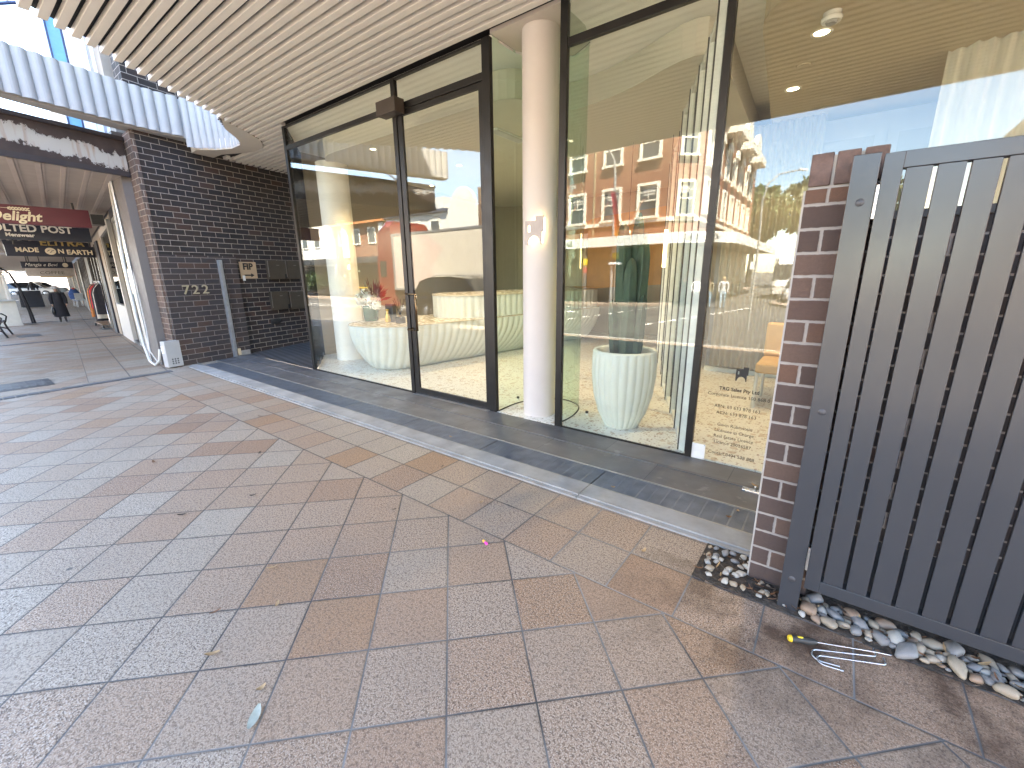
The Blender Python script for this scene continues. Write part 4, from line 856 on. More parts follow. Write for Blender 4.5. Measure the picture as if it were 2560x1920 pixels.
# planter and cactus
PC = (-1.47, 3.62, 0.026)
plt = thing("fluted_planter", "large pale fluted planter in the narrow window", "planter", PC)
prof = [(0.150, 0.0), (0.168, 0.03), (0.222, 0.14), (0.265, 0.30), (0.286, 0.48), (0.285, 0.62), (0.280, 0.695), (0.270, 0.712), (0.243, 0.712), (0.238, 0.69), (0.235, 0.63)]
fl = lambda a, z: 1.0 - (0.040 * (1 - abs(math.sin(a * 12)) ** 0.7) if z < 0.70 else 0.0)
b = MB(); b.lathe(prof, PC, 24 * 8, rmod=fl); link("pot", b, mat("pale_mint_plaster", (0.66, 0.68, 0.62), 0.65, var=0.03), plt)
soilm = mat("brown_bark_mulch", (0.16, 0.085, 0.04), 0.95, var=0.6, scale=40, bump=1.0, bscale=70)
b = MB(); b.lathe([(0.0, 0.66), (0.12, 0.66), (0.236, 0.645)], PC, 30); link("mulch", b, soilm, plt)
cac = thing("column_cactus", "dark green clustered column cactus growing in the fluted planter", "cactus", (-1.47, 3.62, 0.68))
cg_ = mat("cactus_green", (0.030, 0.060, 0.034), 0.6, var=0.3, scale=9)
for (dx, dy, r, h, ln) in ((-.03, .02, .070, 1.15, -.04), (.07, .03, .066, 1.0, .04), (0.03, -.055, .062, .85, 0.01), (.01, .08, .06, 1.22, .02), (.12, -.03, .045, .55, .06), (-.09, -.03, .042, .50, -.07)):
    rb_ = lambda a, z: 1 - .22 * abs(math.sin(a * 2.5)); pf = [(r * .8, 0), (r, .12), (r, h * .5), (r * .92, h * .85), (r * .6, h * .96), (0.01, h)]
    b = MB(); b.lathe(pf, (PC[0] + dx, PC[1] + dy, .67), 40, rmod=rb_); b.v = [(x + ln * (z - .67), y, z) for x, y, z in b.v]; link("stem", b, cg_, cac)
# glass sliding partition
prt = thing("glass_partition", "white-framed sliding glass partition behind the planter", "partition", (-1.3, 5.0, 0.026))
PT = [(-0.83, 3.33), (-1.00, 3.80), (-1.17, 4.22), (-1.36, 4.66), (-1.58, 5.20), (-1.80, 5.85), (-2.10, 6.6), (-2.4, 7.4)]
b = MB()
for i, (x, y) in enumerate(PT): b.box(x - .022, x + .022, y - .02, y + .02, 0.026, 3.08)
for i in range(len(PT) - 1): b.bar(PT[i] + (0.05,), PT[i + 1] + (0.05,), .035, .045); b.bar(PT[i] + (3.05,), PT[i + 1] + (3.05,), .035, .06)
link("partition_frame", b, mat("white_powder_coat", (0.68, 0.70, 0.67), 0.4), prt)
b = MB()
for i, (x, y) in enumerate(PT): b.box(x + .024, x + .032, y - .024, y + .024, 0.03, 3.06); b.box(x - .032, x - .024, y - .024, y + .024, 0.03, 3.06)
link("gasket", b, bk, prt)
g2 = glass("partition_glass", (0.90, 0.94, 0.91), 0.05, 0.35)
for i in range(len(PT) - 1):
    b = MB(); p, q = PT[i], PT[i + 1]; b.add([p + (0.07,), q + (0.07,), q + (3.02,), p + (3.02,)], [(0, 1, 2, 3)]); link("pane", b, g2, prt)
for i in (0, 2, 4):
    b = MB(); x, y = PT[i][0] - .03, PT[i][1] + .1; b.box(x - .03, x - .01, y - .015, y + .015, .20, .52); link("pull_handle", b, MATS["white_powder_coat"], prt)
for i, (x, y, lb) in enumerate(((-1.86, 3.69, "tiny black and white door stop beside the planter"), (-2.74, 3.72, "tiny black and white door stop left of the round column"))):
    b = MB(); b.lathe([(.016, 0), (.016, .012), (.013, .014)], (x, y, .026), 14, 0); b.lathe([(.0155, 0.0), (.0155, .02)], (x, y, .04), 14, 1); one("door_stop", b, [MATS["white_plastic"], bk], lb, "door stop", (x, y, .026), "door stops on the shop floor")
# back of the right bay
cab = thing("panelled_cupboard", "grey panelled cupboard along the back of the right bay", "cupboard", (0.3, 6.5, 0.026))
cb = mat("grey_cupboard_paint", (0.26, 0.26, 0.27), 0.5, var=0.02)
b = MB(); b.box(-1.42, 3.1, 6.52, 6.9, 0.026, 3.05); link("carcass", b, cb, cab)
for i in range(5):
    x0 = -1.40 + i * 0.78; b = MB(); b.box(x0 + .01, x0 + .77, 6.49, 6.518, .12, 2.92); d = link("door", b, cb, cab)
    b = MB(); b.box(x0 + .10, x0 + .68, 6.484, 6.489, .22, 2.82); link("panel", b, mat("cupboard_inset", (0.21, 0.21, 0.22), 0.5, var=0.02), d)
b = MB(); b.box(-1.42, 3.1, 6.47, 6.52, .026, .09); link("skirting", b, MATS["white_powder_coat"], cab)
cur = MB(); n = 90; v = []
for i in range(n + 1):
    x = 0.42 + (2.4) * i / n; y = 5.3 - .55 * i / n + .035 * math.sin(i * 1.9) + .02 * math.sin(i * .7); v += [(x, y, .05), (x, y, 3.1)]
cur.add(v, [(2 * i, 2 * i + 2, 2 * i + 3, 2 * i + 1) for i in range(n)], 0, True)
one("sheer_curtain", cur, mat("sheer_curtain_cloth", (0.62, 0.60, 0.52), 0.9, var=0.03), "long cream curtain hanging at the right of the bay", "curtain", (1.2, 5.0, 0))
v = []; cur = MB()
for i in range(61):
    x = -1.34 + 0.95 * i / 60; v += [(x, 6.38 + .03 * math.sin(i * 1.3), .12), (x, 6.38 + .03 * math.sin(i * 1.3), 3.099)]
cur.add(v, [(2 * i, 2 * i + 2, 2 * i + 3, 2 * i + 1) for i in range(60)], 0, True); one("sheer_curtain", cur, MATS["sheer_curtain_cloth"], "greyish curtain hanging beside the sliding glass partition", "curtain", (-0.9, 6.38, 0)).data.materials[0] = mat("grey_curtain_cloth", (0.30, 0.29, 0.26), 0.9, var=0.03)
ch = thing("lounge_chair", "low chair with tan cushions on white steel legs in the right bay", "chair", (-0.35, 5.1, 0.026))
tn = mat("tan_cushion", (0.55, 0.36, 0.17), 0.8, var=0.06); ws = mat("white_steel", (0.62, 0.62, 0.58), 0.35, .2)
b = MB(); b.box(-.58, .02, 4.85, 5.4, .40, .50); link("seat", b, tn, ch, bevel=.02); b = MB(); b.box(-.58, .02, 5.36, 5.48, .50, .86); link("backrest", b, tn, ch, bevel=.02)
for x, y in ((-.56, 4.87), (0, 4.87), (-.56, 5.42), (0, 5.42)): b = MB(); b.tube([(x, y, .026), (x, y, .40)], .018, 8); link("leg", b, ws, ch)
# ceiling things
sm = thing("smoke_alarm", "round white smoke alarm on the right bay ceiling", "smoke alarm", (-0.31, 4.06, 3.10))
b = MB(); b.lathe([(.055, -.055), (.062, -.045), (.062, -.03), (.052, -.028), (.055, 0)], (-0.31, 4.06, 3.099), 24); link("body", b, MATS["white_plastic"], sm)
b = MB(); b.lathe([(.03, -.066), (.035, -.0555)], (-0.31, 4.06, 3.099), 20); link("grille", b, mat("grey_plastic", (0.3, 0.3, 0.3), 0.5), sm)
b = MB(); b.lathe([(.05, -.006), (.055, 0)], (-0.52, 4.86, 3.099), 24); one("round_cover_plate", b, tan, "flat round cover plate between the two ceiling downlights", "cover plate", (-.52, 4.86, 3.1))
dl_m = emit("downlight_glow", (1.0, 0.86, 0.60), 0.7)
def downlight(x, y, z, lb, spot=0, r=.055):
    t = thing("downlight", lb, "downlight", (x, y, z), "recessed ceiling downlights"); b = MB(); b.lathe([(r, -.004), (r * 1.25, -.007), (r * 1.3, 0)], (x, y, z - .001), 24, cap=False); link("trim_ring", b, MATS["white_plastic"], t)
    b = MB(); b.lathe([(0.0, -.002), (r * .9, -.002)], (x, y, z), 20, cap=False); link("lens", b, dl_m, t)
    if spot:
        d = bpy.data.lights.new("downlight_beam", 'SPOT'); d.energy = spot; d.color = (1, .74, .42) if spot > 3.6 else (1, .98, .95); d.spot_size = math.radians(120); d.spot_blend = .4; d.shadow_soft_size = .04
        o = bpy.data.objects.new("downlight_beam", d); COL.objects.link(o); o.parent = t; o.location = (0, 0, -.03)
downlight(-0.38, 4.32, 3.099, "lit downlight next to the smoke alarm", 8.1); downlight(-0.64, 5.37, 3.099, "lit downlight deeper in the right bay", 4)  # warm beams here also stand in for sunlight on the bay floor
downlight(-3.46, 4.08, 3.079, "lit downlight just inside the entry door", 5.0, .04); downlight(-5.38, 4.0, 3.079, "lit downlight over the vase end of the desk", 5.0, .04); downlight(-5.1, 5.4, 3.079, "lit downlight over the raised counter", 5.0, .04); downlight(-3.3, 5.2, 3.079, "lit downlight beside the white ceiling vent", 3.55, .04); downlight(-6.6, 6.2, 3.079, "lit downlight farthest back over the lobby", 3.55, .04)
t = thing("ceiling_vent", "white rectangular air vent on the lobby ceiling", "vent", (-3.6, 4.7, 3.08)); b = MB(); b.box(-3.66, -3.50, 4.38, 5.02, 3.066, 3.079); link("vent_frame", b, MATS["white_plastic"], t)
b = MB(); b.box(-3.64, -3.52, 4.41, 4.99, 3.060, 3.0655); link("grille", b, mat("vent_grey", (0.5, 0.5, 0.5), 0.6), t)
art = thing("wall_art", "round-topped orange timber wall panel at the back of the lobby", "wall panel", (-4.2, 9.48, 1.5))
b = MB(); b.vprism(round_poly([(-1.6, -.9), (1.7, -.7), (1.9, .9), (-1.3, .7)], .7), (-4.0, 9.495, 1.9), Vector((1, 0, 0)), Vector((0, 0, 1)), .03); link("timber_panel", b, mat("orange_timber", (0.50, 0.25, 0.08), 0.5, var=0.15, scale=2), art)
b = MB(); b.box(-6.4, -4.9, 9.40, 9.494, 1.1, 2.3); one("wall_picture", b, mat("beige_canvas", (0.50, 0.44, 0.36), 0.8), "plain beige framed canvas on the lobby back wall", "picture", (-5.6, 9.45, 1.7))
# ================================================================== PEOPLE AND CARS
def person(label, loc, face, h, cols, pose=None, hair="short", coat=None, fingers=True, held=None):
    """one continuous skinned body; face = heading in radians (0 looks along +x)"""
    P = dict(la=(.02, -.07), ra=(-.02, -.07), ll=.07, rl=-.07, lean=0.0, elb=.04); P.update(pose or {})
    V = []; Eg = []; R = []
    def nv(p, r, par=None):
        V.append(Vector(p) * h); R.append(r * h)
        if par is not None: Eg.append((par, len(V) - 1))
        return len(V) - 1
    ln = P['lean']
    pel = nv((0, 0, .52), .068); wa = nv((ln * .3, 0, .61), .062, pel); che = nv((ln * .7, 0, .725), .072, wa); nk0 = nv((ln, 0, .805), .045, che); nk = nv((ln * 1.15, 0, .85), .030, nk0)
    hd = nv((ln * 1.25 + .008, 0, .905), .052, nk); tp = nv((ln * 1.3, 0, .965), .045, hd)
    hand = []
    for s, (ax, ab) in ((1, P['la']), (-1, P['ra'])):
        sh = nv((ln * .9, s * .108, .80), .038, nk0); el = nv((ln * .7 + ax * .5, s * (.135), .64), .028, sh); wr = nv((ln * .6 + ax + P['elb'], s * (.135 + ab * .2), .505), .018, el); pm_ = nv((ln * .6 + ax * 1.1 + P['elb'] + .006, s * .133, .475), .0155, wr)
        hand.append(V[pm_])
        if fingers:
            for q, (o, L) in enumerate(((-.013, .036), (-.0045, .042), (.0045, .039), (.013, .030))):
                a = nv(V[pm_] / h + Vector((o, 0, -.016)), .0055, pm_); b_ = nv(V[a] / h + Vector((.004, -s * .003, -L * .55)), .005, a); nv(V[b_] / h + Vector((.003, -s * .007, -L * .45)), .0042, b_)
            a = nv(V[pm_] / h + Vector((.018, -s * .004, -.004)), .0055, pm_); nv(V[a] / h + Vector((.010, -s * .004, -.020)), .0048, a)
    for s, st_ in ((1, P['ll']), (-1, P['rl'])):
        hp = nv((0, s * .048, .49), .056, pel); kn = nv((st_ * .55 + .012, s * .050, .28), .038, hp); an = nv((st_, s * .050, .055), .024, kn); nv((st_ + .075, s * .056, .018), .018, an)
    me = bpy.data.meshes.new("skel"); me.from_pydata(V, Eg, []); o = bpy.data.objects.new("skel", me); COL.objects.link(o)
    sk = o.modifiers.new("skin", 'SKIN'); sk.use_smooth_shade = True
    for i, r in enumerate(R): me.skin_vertices[0].data[i].radius = (r, r); me.skin_vertices[0].data[i].use_root = (i == 0)
    ss = o.modifiers.new("sub", 'SUBSURF'); ss.levels = 1
    dg = bpy.context.evaluated_depsgraph_get(); body = bpy.data.meshes.new_from_object(o.evaluated_get(dg)); bpy.data.objects.remove(o)
    skin = mat("skin", (0.42, 0.25, 0.17), 0.55, var=0.06); sh_m = mat("dark_shoe", (0.02, 0.018, 0.018), 0.5)
    body.materials.clear()
    for m in (skin, cols[0], cols[1], sh_m): body.materials.append(m)
    for p in body.polygons:
        c = p.center / h; arm = abs(c.y) > .095 and c.z < .80
        p.use_smooth = True
        p.material_index = 0 if c.z > .835 else (3 if c.z < .045 else (0 if (arm and c.z < .515) else (1 if (c.z > .515 or arm) else 2)))
    t = thing("person", label, "person", loc); t.rotation_euler = (0, 0, face)
    bo = bpy.data.objects.new("body", body); COL.objects.link(bo); bo.parent = t
    def sub(nm, mb, m, par=bo):
        x = bpy.data.meshes.new(nm); x.from_pydata([tuple(Vector(v) * h) for v in mb.v], [], mb.f); x.update(); x.polygons.foreach_set('use_smooth', mb.sm); x.materials.append(m); q = bpy.data.objects.new(nm, x); COL.objects.link(q); q.parent = t; return q
    hx = ln * 1.27
    b = MB(); b.blob((hx - .010, 0, .925), .056, .054, .058, 14, 9)
    if hair == "long": b.blob((hx - .035, 0, .87), .035, .05, .085, 12, 8)
    if hair == "big": b.blob((hx - .012, 0, .935), .064, .068, .060, 14, 9, 0, 0, 4, .12)
    sub("hair", b, cols[2])
    b = MB(); b.blob((hx + .052, 0, .897), .012, .008, .014, 8, 6); sub("nose", b, skin)
    for s in (-1, 1): b = MB(); b.blob((hx + .046, s * .02, .912), .006, .009, .004, 8, 5); sub("eye", b, sh_m)
    b = MB(); b.blob((hx + .046, 0, .873), .005, .016, .004, 8, 5); sub("mouth", b, mat("lip", (0.3, 0.1, 0.09), 0.5))
    if coat:
        z0, flare, cm_ = coat; rings = []
        for i in range(9):
            s = i / 8; z = .805 - (.805 - z0) * s; rx = .072 + (flare * .75 - .072) * s ** 1.2; ry = (.118 if i == 0 else .100) + (flare - .100) * s ** 1.2; xc = ln * (1 - s) * .9
            rings.append([(xc + rx * math.cos(a) * (1 + .05 * math.sin(5 * a + 3 * s) * s), ry * math.sin(a) * (1 + .05 * math.sin(6 * a) * s), z + .010 * math.sin(3 * a) * s) for a in [2 * PI * k / 28 for k in range(28)]])
        b = MB(); b.loft(rings, 0, True); sub("coat", b, cm_)
        for s, q in ((1, 0), (-1, 1)):
            e = hand[q] / h; b = MB(); b.tube([(ln * .9, s * .10, .805), (ln * .75 + P[('la', 'ra')[q]][0] * .5, s * .137, .645), (e.x - .003, e.y, e.z + .035)], [.050, .045, .036], 12); sub("sleeve", b, cm_)
    return t, hand
tyre_m = mat("tyre_rubber", (0.018, 0.018, 0.018), 0.8); rim_m = mat("alloy_rim", (0.45, 0.45, 0.46), 0.3, 0.8)
cgl = NT("car_glass"); cgl.set((0.012, 0.014, 0.016), 0.04, 0, 0.7); cgl = cgl.m
red_l = mat("red_lamp", (0.45, 0.02, 0.02), 0.2); wh_l = mat("clear_lamp", (0.7, 0.7, 0.68), 0.15)
def car(name, label, loc, rot, L, Wd, H, paint, stations, cab, group=None, wb=None, wr=0.34, cat="car", rails=False):
    """stations: (x, z_low, z_top, half width) body loft; cab: (x, z) outline of the glasshouse from base rear to base front"""
    t = thing(name, label, cat, loc, group); t.rotation_euler = (0, 0, rot)
    ORG[t.name] = (0, 0, 0)
    rings = []
    for (x, z0, z1, hw) in stations:
        r = min(.12, (z1 - z0) * .35); rings.append([(x, -hw + .05, z0), (x, -hw, z0 + r), (x, -hw, z1 - r * 1.3), (x, -hw + r * .9, z1), (x, hw - r * .9, z1), (x, hw, z1 - r * 1.3), (x, hw, z0 + r), (x, hw - .05, z0)])
    bo = link("body", MB().loft(rings, 0, False), paint, t, bevel=.02)
    base = stations[len(stations) // 2][3]
    zb = cab[0][1]; zt = max(z for x, z in cab)
    hw_ = lambda z: base - .04 - (base * .22) * (z - zb) / (zt - zb)
    b = MB(); n = len(cab)
    b.add([(x, -hw_(z), z) for x, z in cab] + [(x, hw_(z), z) for x, z in cab], [list(range(n)), [n + i for i in range(n)][::-1]] + [(i, n + i, n + (i + 1) % n, (i + 1) % n) for i in range(n)]); link("window", b, cgl, t)
    b = MB(); top = [p for p in cab if p[1] > zt - .16]
    for i in range(len(top) - 1):
        (xa, za), (xb, zb_) = top[i], top[i + 1]; b.add([(xa, -hw_(za) - .008, za + .012), (xb, -hw_(zb_) - .008, zb_ + .012), (xb, hw_(zb_) + .008, zb_ + .012), (xa, hw_(za) + .008, za + .012)], [(0, 1, 2, 3)])
    for s in (-1, 1):
        for i in range(n - 1): (xa, za), (xb, zb_) = cab[i], cab[i + 1]; b.bar((xa, s * (hw_(za) + .004), za), (xb, s * (hw_(zb_) + .004), zb_), .05, .05)
        for f in (.36, .66):
            x = cab[0][0] + (cab[-1][0] - cab[0][0]) * f; b.bar((x, s * (hw_(zb) + .004), zb), (x + .05 * (1 if f < .5 else -1), s * (hw_(zt - .03) + .004), zt - .03), .05, .05)
    link("roof", b, paint, t)
    if rails:
        for s in (-1, 1): b = MB(); b.tube([(top[0][0] + .1, s * (hw_(zt) - .05), zt), (top[0][0] + .3, s * (hw_(zt) - .05), zt + .06), (top[-1][0] - .3, s * (hw_(zt) - .05), zt + .06), (top[-1][0], s * (hw_(zt) - .05), zt)], .018, 6); link("roof_rail", b, rim_m, t)
    wb = wb or L * .58; xm = (stations[0][0] + stations[-1][0]) / 2
    for sx in (-1, 1):
        for s in (-1, 1):
            c = (xm + sx * wb / 2, s * (base - .09), wr); b = MB(); pr = [(wr, -.1), (wr, .1)]; b.lathe([(wr * .6, -.10), (wr * .95, -.11), (wr, -.07), (wr, .07), (wr * .95, .11), (wr * .6, .10)], (0, 0, 0), 24); b.v = [(c[0] + x, c[1] + z, c[2] + y) for x, y, z in b.v]; w_ = link("wheel", b, tyre_m, t)
            b = MB(); b.lathe([(0.0, .112), (wr * .62, .112), (wr * .66, .09)], (0, 0, 0), 24, cap=False, rmod=lambda a, z: 1.0)
            for k in range(10): a = k * PI / 5; b.obox((math.cos(a) * wr * .33, math.sin(a) * wr * .33, .116), (math.cos(a), math.sin(a), 0), (-math.sin(a), math.cos(a), 0), (0, 0, 1), wr * .3, .016, .006)
            b.v = [(c[0] + x, c[1] + z * s, c[2] + y) for x, y, z in b.v]; link("rim", b, rim_m, w_)
    x0, x1 = stations[0][0], stations[-1][0]
    for s in (-1, 1):
        b = MB(); b.box(x1 - .10, x1 - .005 + .02, s * (stations[-1][3] - .20) - .14, s * (stations[-1][3] - .20) + .14, stations[-1][2] - .20, stations[-1][2] - .06); link("headlight", b, wh_l, t)
        b = MB(); b.box(x0 - .02, x0 + .10, s * (stations[0][3] - .12) - .08, s * (stations[0][3] - .12) + .08, stations[0][2] - .32, stations[0][2] - .06); link("tail_light", b, red_l, t)
        b = MB(); b.blob((cab[-1][0] - .25, s * (base + .09), zb + .06), .07, .10, .06, 10, 6); link("mirror", b, paint, t)
    return t
def paint(name, c): t = NT(name); t.set(c, 0.22, 0.15, 0.6); t.b.inputs['Coat Weight'].default_value = .6; t.b.inputs['Coat Roughness'].default_value = .05; return t.m
# ================================================================== THE OLD SHOPS ON THE LEFT
def fx_(x): return front_y(x)
old = thing("old_shop_building", "old neighbouring shop row with a peeling painted awning over the footpath", "building", (-14.0, 3.0, 0))
def op(name, mb, mats, parent=old, bevel=0.0, label=None): return link(name, mb, mats, parent, None, bevel, label)
peel = NT("peeling_fascia_paint"); pp = peel.pos(); px, py, pz = peel.sep(pp)
edge = peel.math('ADD', peel.math('MULTIPLY', peel.math('SUBTRACT', peel.noise(pp, 4.2, 9, 0.78), 0.5), 0.60), pz)
edge = peel.math('ADD', edge, peel.math('MULTIPLY', peel.math('SUBTRACT', py, 1.5), 0.10))
m1 = peel.math('MULTIPLY', peel.math('GREATER_THAN', edge, 3.03), peel.math('LESS_THAN', edge, 3.245))
cw = peel.mix(peel.mr(peel.noise(peel.comb(peel.math('MULTIPLY', px, 9), peel.math('MULTIPLY', py, 9), pz), 2, 5), 0.52, 0.75, 0, .7), (0.40, 0.395, 0.375), (0.26, 0.15, 0.09))
cd = peel.ramp(peel.noise(pp, 5, 5), [(0.3, (0.028, 0.020, 0.019)), (0.7, (0.055, 0.038, 0.034))])
peel.set(peel.mix(m1, cd, cw), 0.7); peel.bump(m1, 0.5, 0.006)
AE = lambda y: -8.37 - 0.21 * y
b = MB()
y0a, y1a = -1.20, 2.12
b.add([(AE(y0a), y0a, 2.925), (AE(y1a), y1a, 2.90), (AE(y1a), y1a, 3.41), (AE(y0a), y0a, 3.46)], [(0, 1, 2, 3)])
b.add([(AE(y0a), y0a, 2.925), (AE(y0a), y0a, 3.46), (-30, 1.4, 3.1), (-30, 1.4, 2.55)], [(0, 1, 2, 3)])
b.add([(AE(y0a), y0a, 3.46), (AE(y1a), y1a, 3.41), (-30, 4.6, 3.1), (-30, 1.4, 3.1)], [(0, 1, 2, 3)])
b.add([(AE(y1a), y1a, 2.90), (AE(y0a), y0a, 2.925), (-30, 1.4, 2.56), (-30, 4.6, 2.55)], [(3, 2, 1, 0)])
awn = op("awning", b, peel.m)
b = MB(); b.bar((AE(y0a) + .012, y0a, 2.945), (AE(y1a) + .012, y1a, 2.915), .05, .07); b.bar((AE(y0a) + .014, y0a, 3.45), (AE(y1a) + .014, y1a, 3.40), .05, .05); op("edge_flashing", b, mat("dark_flashing", (0.03, 0.025, 0.028), 0.5), awn)
sof = mat("grey_beige_soffit", (0.36, 0.31, 0.275), 0.7, var=0.08)
b = MB(); b.add([(AE(y1a) - .06, y1a, 2.888), (AE(y0a) - .06, y0a, 2.913), (-30, 1.4, 2.548), (-30, 4.6, 2.535)], [(3, 2, 1, 0)]); op("soffit_sheet", b, sof, awn)
bat = mat("soffit_batten", (0.42, 0.36, 0.325), 0.6, var=0.06)
b = MB()
for k in range(13):
    y = -1.1 + k * .25; ye = 1.4 + (y + 1.2) * .964; b.bar((AE(y) - .08, y, 2.900), (-30, ye, 2.535), .055, .03); b.bar((AE(y) - .08, y + .05, 2.899), (-30, ye + .05, 2.537), .018, .018, 0)
op("soffit_battens", b, bat, awn)
b = MB()
for x0, x1 in ((-9.38, -10.1), (-13.35, -17.0), (-17.0, -21.5), (-21.5, -40.0), (-40, -60), (-60, -95)):
    for xa, xb in [(x0, x1)]:
        b.prism([(xa, fx_(xa) + .02), (xb, fx_(xb) + .02), (xb, fx_(xb) + .4), (xa, fx_(xa) + .4)], -0.5, 8.0 if x0 < -20 else 7.0)
op("upper_wall", b, mat("cream_render_wall", (0.30, 0.27, 0.235), 0.8, var=.08))
# recessed shopfront: dark door, green glass, white fluted panel
b = MB(); b.box(-13.4, -9.4, 3.6, 3.75, -.1, 3.0); b.prism([(-13.42, 2.75), (-13.36, 2.75), (-13.36, 3.7), (-13.42, 3.7)], -.1, 3.0); op("entry_recess", b, mat("dark_maroon_wall", (0.045, 0.018, 0.02), 0.4))
g3 = glass("green_shop_glass", (0.30, 0.42, 0.38), 0.22, 0.6)
b = MB(); b.prism([(-9.42, 2.25), (-12.45, 2.56), (-12.45, 2.565), (-9.42, 2.255)], .05, 2.55); op("shopfront_glass", b, g3)
b = MB()
for x in (-9.42, -10.35, -11.45, -12.45): b.obox((x, fx_(x) + .02 + (.05 if x > -10 else 0), 1.3), (1, 0, 0), (0, 1, 0), (0, 0, 1), .035, .04, 1.33)
b.bar((-9.42, 2.25, 2.58), (-12.45, 2.56, 2.58), .08, .08); b.bar((-9.42, 2.25, .03), (-12.45, 2.56, -.03), .07, .06); op("shopfront_frame", b, mat("silver_frame", (0.40, 0.41, 0.40), 0.35, .7))
b = MB(); b.prism([(-12.44, 2.52), (-13.3, 2.62), (-13.3, 2.9), (-12.44, 2.8)], -.12, -.02); op("door_step", b, mat("dark_step_stone", (0.06, 0.06, 0.065), .5))
b = MB(); b.prism([(-12.5, 2.62), (-13.3, 2.70), (-13.3, 2.74), (-12.5, 2.66)], -.02, 2.5); op("shop_door", b, mat("dark_red_door", (0.05, 0.012, 0.014), .3))
wp = mat("white_timber_panel", (0.46, 0.445, 0.41), .6, var=.05)
b = MB(); b.prism([(-13.40, 2.62), (-16.05, 2.94), (-16.05, 3.2), (-13.4, 2.9)], -.2, .75); b.prism([(-13.40, 2.62), (-13.62, 2.645), (-13.62, 2.9), (-13.4, 2.9)], .75, 2.7); b.prism([(-15.85, 2.915), (-16.05, 2.94), (-16.05, 3.2), (-15.85, 3.2)], .75, 2.7); b.bar((-13.4, 2.66, 2.62), (-16.05, 2.97, 2.55), .08, .16)
op("white_shopfront", b, wp); b = MB(); b.prism([(-13.62, 2.69), (-15.85, 2.95), (-15.85, 2.96), (-13.62, 2.70)], .75, 2.55); op("shopfront_glass", b, g3)
b = MB(); b.obox((-13.0, 2.40, 2.62), (1, -.1, 0), (.1, 1, 0), (0, 0, 1), .18, .10, .10); op("wall_speaker", b, mat("dark_grey_box", (.06, .06, .06), .5))
SHOPF = [(-16.1, -17.0, .06, "tan_pilaster", (.26, .20, .14)), (-17.0, -17.9, .10, "navy_pilaster", (.012, .016, .03)), (-17.9, -19.0, .05, "tan_pilaster", None), (-19.0, -23.6, .02, "dark_shop_glass", (.015, .016, .018)), (-23.6, -25.8, .10, "grey_shop_wall", (.12, .125, .125)), (-25.8, -26.8, .05, "rose_pilaster", (.22, .13, .11)),
 (-26.8, -33.5, .02, "dark_shop_glass", None), (-33.5, -35.2, .10, "grey_shop_wall", None), (-35.2, -42, .02, "dark_shop_glass", None), (-42, -43.5, .1, "rose_pilaster", None), (-43.5, -54, .02, "dark_shop_glass", None), (-54, -56, .1, "tan_pilaster", None), (-56, -90, .02, "dark_shop_glass", None)]
for x0, x1, d, nm, c in SHOPF:
    m = mat(nm, c, .25 if "glass" in nm else .6) if c else MATS[nm]
    b = MB(); b.prism([(x0, fx_(x0) - d), (x1, fx_(x1) - d), (x1, fx_(x1) + .1), (x0, fx_(x0) + .1)], -.5, 2.45); op("shopfront", b, m)
    if "glass" in nm:
        b = MB(); n = int((x0 - x1) / 1.3)
        for k in range(n + 1): xx = x0 + (x1 - x0) * k / n; b.box(xx - .04, xx + .04, fx_(xx) - d - .05, fx_(xx), -.5, 2.45)
        b.prism([(x0, fx_(x0) - .06), (x1, fx_(x1) - .06), (x1, fx_(x1)), (x0, fx_(x0))], -.45, .15); op("shopfront_frame", b, mat("dark_shop_frame", (.05, .045, .04), .5))
# hanging signs
navy = mat("navy_sign", (0.016, 0.022, 0.040), 0.45, var=.05); maroon = mat("maroon_sign", (0.115, 0.018, 0.035), 0.45, var=.05); creamt = mat("cream_letter", (0.78, 0.72, 0.55), 0.5); whitet = mat("white_letter", (0.80, 0.80, 0.74), .5); goldt = mat("gold_letter", (0.50, 0.38, 0.14), .4, .3)
SX = Vector((0.0, 1, 0))
def hsign(name, lb, x, y0, y1, z0, z1, m, lines, ztop):
    t = thing(name, lb, "sign", (x, (y0 + y1) / 2, z0), "signs hanging under the awning"); b = MB(); b.box(x - .12, x, y0, y1, z0, z1); link("board", b, m, t, bevel=.004)
    b = MB()
    for y in (y0 + .2, y1 - .2): b.box(x - .075, x - .045, y - .015, y + .015, z1, ztop)
    link("hanger", b, mat("dark_iron", (.04, .04, .04), .5), t)
    for (body, sz, y, z, mm, kw) in lines: text("lettering", body, sz, (x + .003, y, z), SX, mm, t, ext=.003, **kw)
    return t
t = hsign("hanging_sign", "maroon hanging sign reading Delight with a wheat ear", -12.0, -.35, 2.12, 2.375, 2.70, maroon, [("Delight", .225, 1.12, 2.505, creamt, dict(shear=.25, bold=.006, sx=.98))], 2.82)
b = MB()
for i in range(7):
    for s in (-1, 1):
        y = 1.08 + i * .038; c = (-11.996, y, 2.635 + s * .014); b.obox(c, (0, 1, s * .4), (0, -s * .4, 1), (1, 0, 0), .022, .009, .003)
b.obox((-11.996, .96, 2.638), (0, 1, 0), (0, 0, 1), (1, 0, 0), .13, .003, .003); link("wheat_ear", b, creamt, t)
hsign("hanging_sign", "navy hanging sign reading JOLTED POST Menswear", -14.0, -.2, 2.41, 2.225, 2.57, navy, [("JOLTED POST", .205, 1.50, 2.452, whitet, dict(bold=.006, sx=1.0)), ("Menswear", .10, 1.31, 2.315, whitet, dict(bold=.003))], 2.76)
hsign("hanging_sign", "wide navy hanging sign with gold ELITRA letters half hidden", -22.0, 1.62, 3.98, 2.38, 2.95, navy, [("ELITRA", .34, 3.0, 2.62, goldt, dict(bold=.008, sx=1.05))], 3.0)
